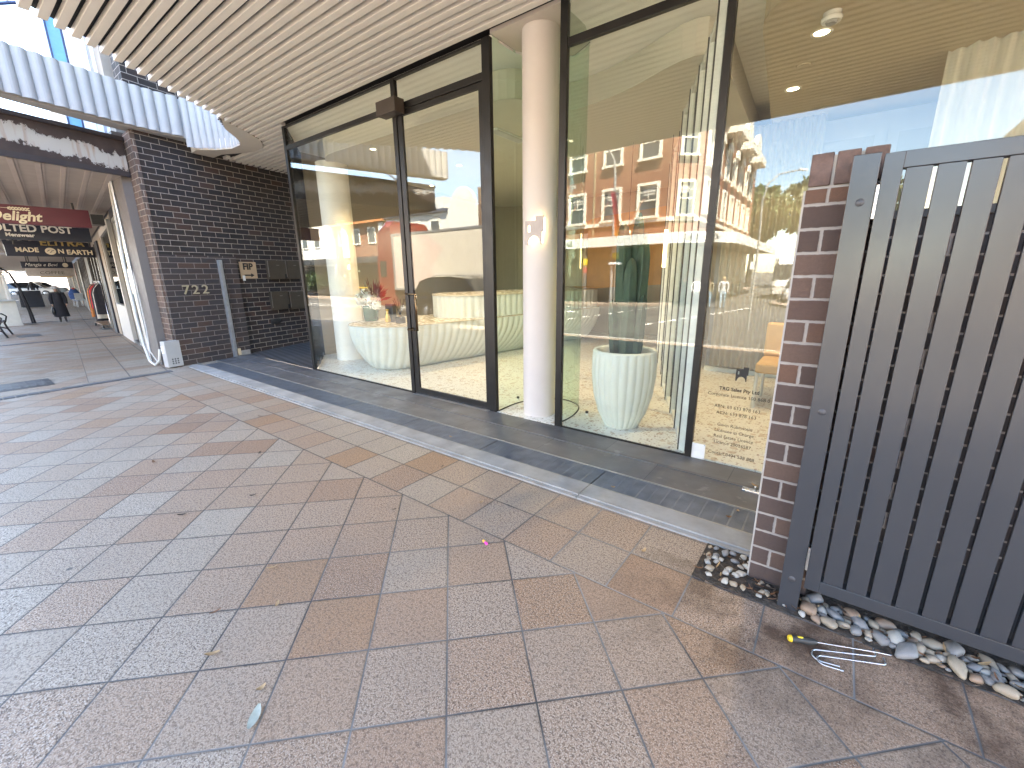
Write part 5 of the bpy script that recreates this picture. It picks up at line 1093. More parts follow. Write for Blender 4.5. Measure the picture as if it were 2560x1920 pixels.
t = hsign("hanging_sign", "dark blue hanging sign reading MADE ON EARTH with a globe", -19.0, 1.41, 3.40, 2.06, 2.375, navy, [("MADE", .175, 1.83, 2.235, creamt, dict(bold=.005, sx=.98)), ("N", .18, 2.52, 2.215, creamt, dict(bold=.005)), ("EARTH", .19, 2.93, 2.195, creamt, dict(bold=.005, sx=1.0))], 2.6)
b = MB(); b.vprism([(.115 * math.cos(k * PI / 12), .10 * math.sin(k * PI / 12)) for k in range(24)], (-18.999, 2.30, 2.215), Vector((0, 1, 0)), Vector((0, 0, 1)), .006); link("globe", b, creamt, t)
b = MB()
for k in range(5): b.obox((-18.992, 2.24 + .03 * k, 2.215 + .03 * math.sin(k * 2.2)), (0, 1, .5), (0, -.5, 1), (1, 0, 0), .022, .006, .002)
link("globe_mark", b, navy, t)
t = hsign("hanging_sign", "narrow dark cafe sign with white script and a round badge", -30.0, 2.57, 4.27, 1.92, 2.205, navy, [("Mangia e Bevi", .20, 3.20, 2.065, whitet, dict(shear=.35, sx=.95))], 2.55)
b = MB(); b.vprism([(.10 * math.cos(k * PI / 12), .10 * math.sin(k * PI / 12)) for k in range(24)], (-29.999, 4.0, 2.06), Vector((0, 1, 0)), Vector((0, 0, 1)), .006); link("badge", b, creamt, t)
hsign("hanging_sign", "pale grey hanging sign reading COFFEE in thin dark capitals", -33.0, 2.93, 4.65, 1.56, 2.0, mat("pale_grey_sign", (.45, .42, .38), .6), [("COFFEE", .21, 3.85, 1.73, mat("grey_letter", (.10, .09, .08), .5), dict(sx=1.25))], 2.6)
t = thing("light_box_sign", "thin warm yellow sign strip hanging below the coffee sign", "sign", (-33.2, 3.9, 1.5)); b = MB(); b.box(-33.3, -33.2, 3.40, 4.55, 1.49, 1.60); link("strip", b, mat("yellow_cream_sign", (.70, .55, .28), .5), t)
b = MB(); b.box(-33.31, -33.29, 3.5, 3.53, 1.60, 2.6); b.box(-33.31, -33.29, 4.4, 4.43, 1.60, 2.6); link("hanger", b, MATS["dark_iron"], t)
# far awnings, street furniture
far = thing("far_shop_awning", "grey flat awning over the footpath further down the street", "awning", (-55, 5, 2)); b = MB(); b.prism([(-31, .8), (-31, 4.7), (-90, 11.5), (-90, 5.2)], 2.55, 2.8); link("deck", b, sof, far)
b = MB(); b.prism([(-30.9, .75), (-31, .75), (-90, 5.1), (-90, 5.2)], 2.3, 2.85); link("fascia", b, mat("red_fascia", (.22, .05, .04), .5), far)
rk = thing("garment_rack", "chrome rolling garment rack outside the clothes shop", "garment rack", (-20.3, 3.40, -.235))
ra, rb2 = Vector((-21.3, 3.42, 0)), Vector((-19.75, 3.36, 0)); gzr = gz(-20.5)
chrome = mat("chrome_tube", (.6, .6, .6), .2, .9)
b = MB(); b.tube([ra + Vector((0, 0, gzr + .12)), ra + Vector((0, 0, gzr + 1.56)), rb2 + Vector((0, 0, gzr + 1.56)), rb2 + Vector((0, 0, gzr + .12))], .018, 8); link("hanging_rail", b, chrome, rk)
b = MB(); b.bar(ra + Vector((0, 0, gzr + .14)), rb2 + Vector((0, 0, gzr + .14)), .42, .03); link("base_shelf", b, mat("timber_shelf", (.22, .13, .07), .6), rk)
for p in (ra, rb2):
    for s in (-.2, .2): b = MB(); b.lathe([(.02, -.02), (.055, -.02), (.055, .02), (.02, .02)], (0, 0, 0), 14); b.v = [(p.x + x, p.y + s + z, gzr + .055 + y) for x, y, z in b.v]; link("castor", b, bk, rk)
gcol = [("orange", (.42, .15, .03), "rust orange dress", 1.15), ("orange", (.36, .13, .035), "second rust orange dress behind the first", 1.1), ("charcoal", (.045, .042, .045), "charcoal jacket over white trousers", .8), ("red", (.45, .03, .03), "red patterned shirt with green collar", .85), ("black", (.012, .012, .016), "long black coat", 1.25), ("navy", (.018, .02, .03), "long dark navy coat", 1.2), ("cream", (.50, .46, .38), "cream long coat at the near end", 1.15), ("navy", (.02, .02, .026), "dark jacket at the end next to the white shopfront", 1.0)]
for i, (nm, c, lb, L) in enumerate(gcol):
    f = (i + .6) / len(gcol); p = ra.lerp(rb2, f) + Vector((0, 0, gzr + 1.54)); rings = []
    for j in range(8):
        s = j / 7; w = (.06 + .17 * min(1, s * 5)) * (1 + .12 * s); d = .035 + .045 * min(1, s * 3); z = -.06 - L * s
        rings.append([(p.x + d * math.cos(a) * (1 + .25 * math.sin(4 * a + i)), p.y + w * math.sin(a), p.z + z) for a in [2 * PI * k / 18 for k in range(18)]])
    b = MB(); b.loft(rings, 0, True); g_ = thing("garment", lb + " hanging on the rolling rack", "garment", tuple(p), "clothes on the rolling rack"); link("cloth", b, mat("cloth_%s_%d" % (nm, i), c, .9, var=.25, scale=12), g_)
    b = MB(); b.tube([p + Vector((0, 0, .02)), p + Vector((0, .01, -.05)), p + Vector((0, -.16, -.11))], .006, 6); b.tube([p + Vector((0, .01, -.05)), p + Vector((0, .17, -.11))], .006, 6); link("hanger", b, chrome, g_)
# woman in a long dark coat
coatm = mat("black_wool_coat", (.016, .016, .020), .9, var=.2)
wman, hnd = person("elderly woman with grey hair in a long black coat walking with a black bag", (-25.9, 2.97, -.352), math.atan2(-2.97, 25.9) + .05, 1.50, [mat("grey_jumper", (.05, .055, .055), .9), mat("dark_stocking", (.03, .025, .025), .8), mat("grey_hair", (.33, .33, .33), .8, var=.2, scale=40)], dict(lean=.05, la=(.03, 0), ra=(-.02, 0), ll=.06, rl=-.05), "big", (.16, .155, coatm))
hb_ = thing("handbag", "black soft handbag carried by the woman in the coat", "bag", (-25.85, 2.70, .1)); b = MB(); b.blob((-25.86, 2.755, .12), .10, .07, .17, 14, 9); link("bag_body", b, mat("black_leather", (.015, .015, .016), .5), hb_); b = MB(); b.tube([(-25.86 + .06 * math.cos(a), 2.755, .25 + .11 * math.sin(a)) for a in [PI * k / 8 for k in range(9)]], .009, 6); link("strap", b, MATS["black_leather"], hb_)
person("distant walker in a dark top and light blue jeans behind the elderly woman", (-44, 4.0, -.352), 2.9, 1.68, [mat("dark_top", (.03, .032, .04), .9), mat("light_denim", (.22, .33, .42), .9, var=.15), mat("dark_hair", (.02, .015, .012), .7)], dict(ll=.12, rl=-.12), "long", None, False)
iron = mat("black_cast_iron", (.014, .013, .018), .4, .3)
bn = thing("park_bench", "black cast-iron park bench at the left edge of the footpath", "bench", (-19.6, .7, -.23))
for (x, y) in ((-20.25, 1.15), (-18.75, .96)):
    z = gz(x); b = MB(); d = Vector((-.12, -1, 0)).normalized(); P_ = lambda u, w: Vector((x, y, z)) + d * u + Vector((0, 0, w))
    b.tube([P_(.0, 0), P_(.06, .18), P_(.10, .36), P_(.06, .43)], .024, 8); b.tube([P_(.58, 0), P_(.50, .18), P_(.46, .40), P_(.60, .84)], .024, 8); b.tube([P_(.06, .42), P_(.48, .41)], .024, 8)
    b.tube([P_(.06, .43), P_(.02, .56), P_(.10, .64), P_(.30, .66), P_(.54, .62)], .020, 8); b.tube([P_(.06, .18), P_(.28, .30), P_(.50, .18)], .016, 8); b.tube([P_(.16, .46 + .10 * 1), P_(.24, .60), P_(.36, .58)], .014, 8); link("cast_iron_side", b, iron, bn)
for k in range(6):
    u = .08 + k * .075; b = MB(); b.bar((-20.30, 1.15 - u, gz(-20.3) + .44), (-18.70, .97 - u, gz(-18.7) + .44), .055, .03); link("seat_slat", b, iron, bn)
for k in range(5):
    w = .50 + k * .078; b = MB(); b.bar((-20.30, 1.15 - .48 - .03 * k, gz(-20.3) + w), (-18.70, .97 - .48 - .03 * k, gz(-18.7) + w), .03, .055); link("back_slat", b, iron, bn)
ph = thing("phone_booth", "cream payphone booth with a counter and a red topped phone", "phone booth", (-26.1, 1.5, -.352)); crm = mat("cream_enamel", (.50, .47, .40), .5, var=.06); g0 = -.352
b = MB(); b.box(-26.5, -25.55, .75, 1.78, g0 + .1, g0 + .95); b.box(-26.5, -25.5, .7, 1.80, g0 + .0, g0 + .1, 0); link("base_cabinet", b, crm, ph, bevel=.01)
b = MB(); b.box(-26.55, -25.45, .65, 1.86, g0 + .955, g0 + 1.0); link("counter", b, mat("grey_counter", (.35, .35, .33), .4), ph)
b = MB(); b.box(-26.5, -26.38, .75, 1.70, g0 + 1.0, g0 + 2.1); b.box(-26.38, -25.7, 1.62, 1.70, g0 + 1.0, g0 + 1.95); link("back_shell", b, crm, ph, bevel=.01)
b = MB(); rings = [[(-25.55 - .9 * i / 6, y, g0 + 1.95 + .28 * math.sin(PI * (.15 + .8 * j / 8)) * (1 - .25 * i / 6)) for j, y in enumerate([.65 + 1.15 * q / 8 for q in range(9)])] for i in range(7)]; b.loft(rings, 0, True, False, False); link("hood", b, crm, ph)
b = MB(); b.box(-26.375, -26.20, .95, 1.32, g0 + 1.1, g0 + 1.62); pn = link("phone", b, mat("grey_phone", (.25, .27, .30), .4), ph, bevel=.01); b = MB(); b.box(-26.195, -26.185, 1.12, 1.28, g0 + 1.3, g0 + 1.5); link("keypad", b, wh_l, pn); b = MB(); b.box(-26.19, -26.17, .97, 1.30, g0 + 1.08, g0 + 1.18); link("shelf_lip", b, mat("pink_red", (.55, .10, .12), .5), pn)
b = MB(); b.box(-26.37, -26.3, .8, 1.5, g0 + 1.78, g0 + 1.86); link("red_header", b, MATS["pink_red"], ph)
b = MB(); b.tube([(-25.9, 1.1, g0 + 2.35), (-25.9, 1.55, g0 + 2.3), (-25.9, 1.85, g0 + 2.0), (-25.9, 2.0, g0 + 1.4), (-25.9, 2.1, g0 + .5), (-25.9, 2.12, g0 + .04)], [.03, .03, .035, .045, .06, .07], 10); link("curved_frame", b, iron, ph)
af = thing("a_frame_sign", "black A-frame footpath sign beyond the payphone", "footpath sign", (-42, 3.6, -.352))
for s in (-1, 1): b = MB(); b.obox((-42 + s * .18, 3.62, .18), (0, 1, 0), (s * -.33, 0, 1), (1, 0, s * .33), .50, .54, .02); link("board", b, mat("blackboard", (.018, .018, .022), .6), af)
b = MB(); b.box(-42.05, -41.95, 3.1, 4.14, .70, .74); link("top_hinge", b, wh_l, af)
for i, (x, y, lb) in enumerate(((-40.6, 5.55, "grey cafe chair with a blue jacket over its back"), (-39.2, 5.5, "grey cafe chair nearest the garment rack"))):
    t = thing("cafe_chair", lb, "chair", (x, y, -.352)); b = MB(); b.box(x - .22, x + .22, y - .22, y + .22, .08, .12); link("seat", b, gst, t); b = MB(); b.box(x - .24, x - .20, y - .2, y + .2, .12, .52); link("backrest", b, gst, t)
    for sx in (-.2, .2):
        for sy in (-.2, .2): b = MB(); b.tube([(x + sx, y + sy, -.352), (x + sx * .9, y + sy * .9, .08)], .014, 6); link("leg", b, gst, t)
t = thing("jacket", "bright blue jacket hung on the back of a grey cafe chair", "jacket", (-40.6, 5.5, .2)); b = MB(); b.blob((-40.7, 5.5, .40), .14, .27, .42, 12, 9, 0, 0, 3, .2); link("cloth", b, mat("blue_cloth", (.05, .11, .30), .9, var=.3, scale=10), t); b = MB(); b.blob((-40.7, 5.5, .78), .1, .1, .08, 10, 6); link("collar", b, mat("coral_cloth", (.5, .1, .08), .9), t)
st_suv = [(-2.25, .45, .95, .74), (-2.15, .30, 1.02, .86), (-1.2, .24, 1.04, .91), (0, .22, 1.02, .92), (1.2, .24, 1.0, .91), (1.95, .28, .92, .84), (2.25, .42, .78, .70)]
cab_suv = [(-2.15, 1.0), (-1.9, 1.48), (-1.45, 1.62), (-.3, 1.66), (.45, 1.58), (1.2, 1.02)]
white_p = paint("white_car_paint", (.62, .62, .62))
car("parked_car", "white car crossing the far end of the footpath view", (-78, 7.0, -.55), 1.25, 4.5, 1.8, 1.66, white_p, st_suv, cab_suv, "white cars at the far end of the street"); car("parked_car", "white car half hidden behind the other white car far away", (-84, 8.6, -.55), 1.3, 4.5, 1.8, 1.66, white_p, st_suv, cab_suv, "white cars at the far end of the street")
# covers in the paving
for i, (x0, x1, y0, y1, lb) in enumerate(((-9.05, -8.45, .12, .72, "square dark metal service cover beside the sett strip"), (-19.4, -18.5, 1.15, 1.62, "dark metal service cover in the footpath near the bench"), (-19.5, -19.0, 3.0, 3.25, "small dark grating in the footpath by the garment rack"))):
    t = thing("service_cover", lb, "service cover", ((x0 + x1) / 2, (y0 + y1) / 2, gz(x0))); z = foot_z((x0 + x1) / 2, 1); b = MB(); b.box(x0, x1, y0, y1, z - .02, z + .012); link("frame", b, mat("cover_frame_metal", (.07, .07, .075), .5, .3), t)
    b = MB(); b.box(x0 + .06, x1 - .06, y0 + .06, y1 - .06, z, z + .016)
    for k in range(7): yq = y0 + .08 + (y1 - y0 - .16) * k / 6; b.box(x0 + .08, x1 - .08, yq - .01, yq + .01, z + .016, z + .021)
    link("lid", b, mat("cover_lid_metal", (.11, .11, .115), .5, .3, bump=.3), t)
# screens above the old awning
scrn = thing("terrace_screen", "frosted white and blue glass screen standing above the old awning", "screen", (-10, 2.1, 3.4)); fw = mat("frosted_white_panel", (.80, .84, .86), .3); bl = mat("blue_glass_panel", (.16, .36, .56), .12, var=.1); nv_ = mat("navy_frame", (.03, .05, .13), .4)
for y0, y1, m in ((1.80, 1.94, bl), (1.945, 1.965, nv_), (1.97, 2.115, fw), (2.12, 2.20, fw), (2.205, 2.235, mat("grey_fin", (.38, .38, .45), .4)), (2.24, 2.385, fw)): b = MB(); b.box(-10.05, -10.0, y0, y1, 3.2, 6.4); link("panel", b, m, scrn)
b = MB(); b.box(-10.06, -9.99, 1.775, 1.798, 3.2, 6.4); link("corner_mullion", b, nv_, scrn)
RS = brick("weathered_stone", [(0, (.13, .10, .085)), (.4, (.19, .145, .115)), (.7, (.10, .085, .075))], (.22, .20, .18), .34, .16, .02)
b = MB(); b.box(-11.5, -9.4, 2.42, 3.5, 3.35, 7.0); b.box(-13.5, -8.78, 3.52, 6.0, 3.35, 11.0); one("stone_parapet_and_sun_block", b, RS, "weathered rubble stone corner of the old shop above the awning", "wall", (-10.2, 2.9, 3.35))  # second, taller block is added to keep sun off the footpath
rd = MB(); rd.tube([(-9.6, -2.0, 3.45), (-9.6, 2.6, 5.62)], .022, 8); one("awning_stay", rd, nv_, "dark blue steel stay rod running up from the old awning", "stay rod", (-9.6, 0, 4.5))
# ================================================================== ACROSS THE ROAD (seen in the glass)
def og(x): return gz(x) - 0.40
FK = lambda x: -17.9 if x < -9.5 else -17.9 - 0.6 * (x + 9.5) ** 2 / 2.0
b = MB(); pts = [(-140, -17.6), (-60, -17.6), (-30, -17.7), (-14, -17.8), (-10.5, -18.0), (-9.2, -18.5), (-8.3, -19.4), (-7.9, -20.6), (-7.9, -60), (-140, -60)]
zfun = lambda x, y: og(max(x, -26)) + 0.0
seg = []
b.prism(pts, -1.3, lambda x, y: -0.36 if x > -20 else -0.70); far_pav = NT("far_paving"); fp = far_pav.pos(); far_pav.set(far_pav.mix(far_pav.noise(fp, 2, 4), (.20, .15, .115), (.27, .21, .17)), .8)
b2 = MB()
xs2 = [-140, -60, -40, -26, -20, -14, -10.5, -9.2, -8.3, -7.9]; ye = [-17.6, -17.6, -17.65, -17.7, -17.75, -17.8, -18.0, -18.5, -19.4, -20.6]
for i in range(len(xs2) - 1):
    xa, xb = xs2[i], xs2[i + 1]; b2.add([(xa, ye[i], og(xa) + .04), (xb, ye[i + 1], og(xb) + .04), (xb, -60, og(xb) + .04), (xa, -60, og(xa) + .04), (xa, ye[i], og(xa) - .3), (xb, ye[i + 1], og(xb) - .3)], [(0, 3, 2, 1), (0, 1, 5, 4)])
b2.add([(-7.9, -20.6, -.36), (-7.9, -60, -.36), (-7.9, -60, -.8), (-7.9, -20.6, -.8)], [(0, 1, 2, 3)])
struct("far_footpath", b2, far_pav.m)
b = MB(); b.prism([(-3.2, -22.4), (-2.0, -20.0), (40, -19.5), (40, -60), (-3.2, -60)], -1.3, -0.37); struct("far_footpath", b, far_pav.m)
wl_m = mat("road_paint", (0.72, 0.70, 0.64), 0.7, var=.12, scale=4)
b = MB()
def strip(p, q, w):
    p = Vector(p); q = Vector(q); d = (q - p).normalized(); s = Vector((-d.y, d.x)) * w / 2; v = [p + s, p - s, q - s, q + s]; b.add([(a.x, a.y, road_z(a.x, a.y) + .006) for a in v], [(0, 1, 2, 3)])
strip((-60, -8.8), (-14, -9.6), .13); strip((-60, -10.0), (-14, -10.8), .13); strip((-60, -15.8), (-10, -16.0), .11)
for k in range(9): strip((-8.4 + .03 * k, -8.2 - 1.15 * k), (-8.4 + .03 * k, -8.8 - 1.15 * k), .14)
for k in range(12): strip((-5.2 + .12 * k, -8.0 - 1.0 * k), (-5.15 + .12 * k, -8.55 - 1.0 * k), .16)
strip((-13.2, -12.2), (-10.2, -12.4), .16); strip((-11.2, -11.9), (-10.2, -12.4), .16); strip((-11.2, -12.9), (-10.2, -12.4), .16)
struct("road_markings", b, wl_m)
# the hotel on the corner
HB = brick("red_hotel_brick", [(0, (.27, .095, .048)), (.3, (.32, .12, .06)), (.6, (.24, .085, .046)), (.85, (.35, .145, .075))], (.36, .27, .20), .24, .086, .012)
cr = mat("cream_trim_paint", (.72, .68, .58), .6, var=.05); crd = mat("tan_wall_tile", (.36, .28, .17), .5, var=.1); tl = mat("tan_dark_base", (.20, .14, .09), .5)
hot = thing("hotel_building", "red brick corner hotel with cream sash windows and a white awning", "building", (-12, -24, -.36))
def hp(nm, mb, m, par=hot, lb=None): return link(nm, mb, m, par, None, 0, lb)
fd = Vector((-.9925, -.122, 0)); fn = Vector((-.122, .9925, 0)); C0 = Vector((-8.9, -20.95, 0))       # front runs along fd, fn points to the road
C1 = Vector((-7.5, -22.35, 0)); sd = Vector((-.02, -1, 0)).normalized(); sn = Vector((1, -.02, 0))
EL = C0 + fd * 13.5; CE = C1 + sd * 20
b = MB(); b.prism([tuple(EL.xy), tuple(C0.xy), tuple(C1.xy), tuple(CE.xy), (-22, -42), (-22.5, -23)], -.6, 11.2); hp("brick_wall", b, HB)
b = MB(); b.prism([tuple((EL + fn * .12).xy), tuple((C0 + fn * .12).xy), tuple((C1 + sn * .12).xy), tuple((CE + sn * .12).xy), tuple((CE - sn * .3).xy), tuple((C1 - sn * .3).xy), tuple((C0 - fn * .3).xy), tuple((EL - fn * .3).xy)], 4.42, 4.66); hp("string_course", b, cr)
b = MB(); b.prism([tuple((EL + fn * .35).xy), tuple((C0 + fn * .35).xy), tuple((C1 + sn * .35).xy), tuple((CE + sn * .35).xy), tuple((CE - sn * .3).xy), tuple((C1 - sn * .3).xy), tuple((C0 - fn * .3).xy), tuple((EL - fn * .3).xy)], 10.9, 11.4); hp("cornice", b, cr)
b = MB(); b.prism([tuple((EL + fn * .03).xy), tuple((C0 + fn * .03).xy), tuple((C1 + sn * .03).xy), tuple((CE + sn * .03).xy), tuple((CE - sn * .2).xy), tuple((C1 - sn * .2).xy), tuple((C0 - fn * .2).xy), tuple((EL - fn * .2).xy)], .5, 3.1); hp("tiled_wall", b, crd)
b = MB(); b.prism([tuple((EL + fn * .06).xy), tuple((C0 + fn * .06).xy), tuple((C1 + sn * .06).xy), tuple((CE + sn * .06).xy), tuple((CE - sn * .2).xy), tuple((C1 - sn * .2).xy), tuple((C0 - fn * .2).xy), tuple((EL - fn * .2).xy)], -.6, .35); hp("dark_base", b, tl)
wgl = mat("dark_sash_glass", (.05, .055, .06), .06, spec=.7); bl_ = mat("window_blind", (.45, .43, .38), .7)
def sash(c, au, nrm, w, h, arch=False):
    c = Vector(c); b = MB(); up = Vector((0, 0, 1)); t_ = .16
    for s in (-1, 1): b.obox(c + au * (s * (w / 2 - t_ / 2)) + up * (h / 2) + nrm * .05, au, nrm, up, t_ / 2, .09, h / 2)
    b.obox(c + up * (h - t_ / 2) + nrm * .055, au, nrm, up, w / 2 - t_, .09, t_ / 2); b.obox(c + up * .04 + nrm * .09, au, nrm, up, w / 2 + .06, .14, .07)
    b.obox(c + up * (h * .5) + nrm * .03, au, nrm, up, w / 2 - t_, .04, .045); b.obox(c + up * (h * .76) + nrm * .022, au, nrm, up, .02, .03, h * .22); b.obox(c + up * (h * .74) + nrm * .022, au, nrm, up, w / 2 - t_, .03, .018)
    if arch: b.vprism([((w / 2) * math.cos(PI * k / 8), (w / 2) * math.sin(PI * k / 8)) for k in range(9)], c + up * h + nrm * .14, au, up, -.13)
    f = hp("window", b, cr)
    b = MB(); b.obox(c + up * (h / 2) + nrm * .004, au, nrm, up, w / 2 - t_, .01, h / 2 - .05); hp("pane", b, wgl, f)
    b = MB(); b.obox(c + up * (h * .80) + au * (-.1 * w) + nrm * .018, au, nrm, up, w / 2 - t_ - .08, .004, h * .15); hp("blind", b, bl_, f)
for xm in (-10.25, -12.80, -15.5, -18.15, -20.8):
    t_ = (xm - C0.x) / fd.x; p = C0 + fd * t_
    sash(p + Vector((0, 0, 4.68)), fd, fn, 1.45, 2.05); sash(p + Vector((0, 0, 8.0)), fd, fn, 1.40, 1.95)
cd_ = (C1 - C0).normalized(); cn = Vector((-cd_.y, cd_.x, 0)); pm2 = (C0 + C1) / 2
sash(pm2 + Vector((0, 0, 4.68)), cd_, cn, 1.15, 2.05); sash(pm2 + Vector((0, 0, 8.0)), cd_, cn, 1.15, 1.95)
for k in range(7):
    p = C1 + sd * (1.1 + 2.7 * k)
    sash(p + Vector((0, 0, 4.9)), sd, sn, 1.2, 2.1); sash(p + Vector((0, 0, 7.6)), sd, sn, 1.2, 1.9, True)
for k in range(3):
    p = C1 + sd * (6.4 + 5.0 * k); b = MB(); b.vprism([(-1.5, 0), (1.5, 0), (1.5, .25), (1.2, .35), (.9, .9), (.35, 1.3), (-.35, 1.3), (-.9, .9), (-1.2, .35), (-1.5, .25)], p + Vector((0, 0, 11.35)) + sn * .2, sd, Vector((0, 0, 1)), -.35); b.obox(p + Vector((0, 0, 10.6)) + sn * .5, sd, sn, Vector((0, 0, 1)), 1.4, .5, .28); hp("gable", b, cr)
for xm in (-14.15, -17): p = C0 + fd * ((xm - C0.x) / fd.x); b = MB(); b.obox(p + fn * .04 + Vector((0, 0, 7)), fd, fn, Vector((0, 0, 1)), .05, .05, 4.0); hp("downpipe", b, crd)
# its awning
AP = [EL + fn * 2.9, C0 + fn * 2.9 + Vector((.2, 0, 0)), Vector((-7.0, -18.35, 0)), Vector((-5.7, -19.3, 0)), Vector((-5.1, -20.8, 0)), Vector((-5.0, -22.8, 0)), CE + sn * 2.4]
b = MB(); b.prism([tuple(p.xy) for p in AP] + [tuple((CE + sn * .05).xy), tuple((C1 + sn * .05).xy), tuple((C0 + fn * .05).xy), tuple((EL + fn * .05).xy)], 3.05, 3.15); aw = hp("awning", b, mat("awning_soffit", (.30, .24, .17), .7))
b = MB()
for i in range(len(AP) - 1): b.bar(AP[i] + Vector((0, 0, 3.23)), AP[i + 1] + Vector((0, 0, 3.23)), .08, .56)
hp("awning_fascia", b, mat("white_fascia", (.74, .72, .66), .6), aw)
gl_ = mat("grey_fascia_letter", (.10, .10, .10), .5)
pa, pb = AP[4], AP[5]; dtx = (AP[3] - AP[2]).normalized()
text("lettering", "HOTEL ROSE BAY", .44, (AP[2] + AP[3]) / 2 + Vector((.06, .08, 3.23)), (AP[2] - AP[3]), gl_, aw, ext=.01, sx=.55)
text("lettering", "BAR", .44, AP[0].lerp(AP[1], .60) + fn * .06 + Vector((0, 0, 3.23)), -fd * -1 if False else (AP[0] - AP[1]), gl_, aw, ext=.01)
for k in range(5):
    p = EL.lerp(C0, (k + .6) / 5.2); b = MB(); b.tube([p + fn * .05 + Vector((0, 0, 5.9)), p + fn * 2.7 + Vector((0, 0, 3.45))], .025, 6); hp("stay_rod", b, mat("rust_rod", (.25, .10, .06), .6), aw)
b = MB(); b.obox(C0 + fd * 2.1 + fn * .05 + Vector((0, 0, 1.3)), fd, fn, Vector((0, 0, 1)), 1.45, .06, 1.65); dr_ = hp("timber_door", b, mat("dark_green_joinery", (.035, .05, .04), .4))
for k in range(4): b = MB(); b.obox(C0 + fd * (1.1 + .66 * k) + fn * .115 + Vector((0, 0, 2.0)), fd, fn, Vector((0, 0, 1)), .25, .006, .6); hp("door_pane", b, wgl, dr_)
# shop row to the left of the hotel
def shop_row(nm, lb, x0, x1, h, wallm, extra=None):
    t = thing(nm, lb, "building", ((x0 + x1) / 2, -24, og(x0))); z = og(min(x0, x1)); b = MB(); b.box(x0, x1, -32, -21.5, z - .5, h); link("wall", b, wallm, t)
    b = MB(); b.box(x0 + .3, x1 - .3, -21.5, -21.44, z + .1, 2.5); link("shopfront", b, wgl, t)
    b = MB(); b.box(x0, x1, -21.5, -18.6, 2.75, 2.87); a = link("awning", b, mat("dark_awning", (.05, .05, .055), .6), t); b = MB(); b.box(x0, x1, -18.6, -18.5, 2.6, 3.15); link("awning_fascia", b, mat("charcoal_fascia", (.04, .042, .045), .5), a)
    for k in range(int((x1 - x0) / .9) // 3):
        xx = x0 + 1.6 + k * 2.7; b = MB(); b.box(xx - .65, xx + .65, -21.5, -21.42, 4.6, 6.2); f = link("window", b, cr, t); b = MB(); b.box(xx - .5, xx + .5, -21.418, -21.41, 4.75, 6.05); link("pane", b, wgl, f)
    return t
wh = mat("white_painted_render", (.68, .66, .60), .7, var=.06)
shop_row("street_building", "white painted two-storey shop furthest left in the window reflection", -62, -46.2, 7.2, wh)
OB = brick("orange_shop_brick", [(0, (.30, .12, .06)), (.4, (.25, .10, .055)), (.8, (.34, .15, .075))], (.4, .32, .25), .24, .086, .012)
t = shop_row("street_building", "orange brick two-storey shop with an orange tiled roof edge", -46, -36.8, 6.6, OB); b = MB(); b.box(-46.2, -36.6, -21.9, -21.0, 6.6, 7.3); link("tiled_roof", b, mat("orange_tile", (.50, .20, .07), .7), t); b = MB(); b.box(-44.0, -43.3, -21.6, -21.2, 2.9, 7.0); b.box(-37.5, -36.9, -21.6, -21.2, 2.9, 6.5); link("white_pilaster", b, wh, t)
t = shop_row("street_building", "white rendered shop with a flat parapet and chimney", -36.6, -28.1, 6.9, wh); b = MB(); b.box(-29.6, -28.6, -22.6, -21.6, 6.9, 8.0); link("chimney", b, wh, t); b = MB(); b.box(-36.7, -28.0, -21.7, -21.2, 6.75, 7.0); link("parapet_cap", b, mat("slate_blue_trim", (.07, .085, .12), .6), t)
t = thing("street_building", "white building with a tall rounded gable", "building", (-26.3, -24, -.7)); b = MB(); b.box(-28.0, -24.6, -32, -21.5, -1.2, 6.4); b.vprism([(-1.7, 0), (1.7, 0), (1.7, .5), (1.45, .6), (1.35, 1.1), (1.0, 1.65), (.5, 2.0), (0, 2.12), (-.5, 2.0), (-1.0, 1.65), (-1.35, 1.1), (-1.45, .6), (-1.7, .5)], (-26.3, -21.8, 6.4), Vector((1, 0, 0)), Vector((0, 0, 1)), -.3); link("wall", b, wh, t); b = MB(); b.box(-28.0, -24.6, -21.5, -18.6, 2.75, 2.9); link("awning", b, MATS["dark_awning"], t); b = MB(); b.box(-27.8, -24.8, -21.5, -21.45, -.5, 2.5); link("shopfront", b, wgl, t)
t = shop_row("street_building", "plain brown brick building right beside the red hotel", -24.5, -22.6, 8.2, brick("brown_brick", [(0, (.17, .10, .065)), (.5, (.21, .125, .08))], (.3, .24, .2)))
# truck, cars
trk = thing("box_truck", "large cream box truck with a red cab standing across the road", "truck", (-14.4, -8.2, -.5)); ORG[trk.name] = (0, 0, 0); trk.location = (0, 0, 0)
crb = mat("cream_truck_panel", (.62, .57, .48), .5, var=.03); rdp = paint("red_truck_paint", (.20, .018, .012))
b = MB(); b.box(-17.3, -9.3, -9.5, -7.0, .72, 3.30); bx = link("cargo_box", b, crb, trk, bevel=.03)
b = MB(); b.box(-17.3, -9.3, -6.999, -6.985, 3.2, 3.30); b.box(-17.3, -9.3, -6.999, -6.985, .72, .82); b.box(-17.34, -17.2, -6.999, -6.98, .72, 3.3); link("edge_rail", b, mat("grey_rail", (.30, .30, .30), .5, .4), bx)
b = MB(); b.vprism([(-7.8, 0.1), (-4.9, .1), (-5.3, .9), (-4.5, 1.7), (-5.5, 2.3), (-7.8, 2.3)], (-9.4, -6.995, .82), Vector((1, 0, 0)), Vector((0, 0, 1)), .006); link("pink_graphic", b, mat("pink_graphic_paint", (.60, .47, .41), .5), bx)
b = MB(); b.box(-16.8, -9.3, -9.4, -7.1, .40, .70); link("chassis", b, mat("dark_red_chassis", (.20, .03, .025), .5), trk)
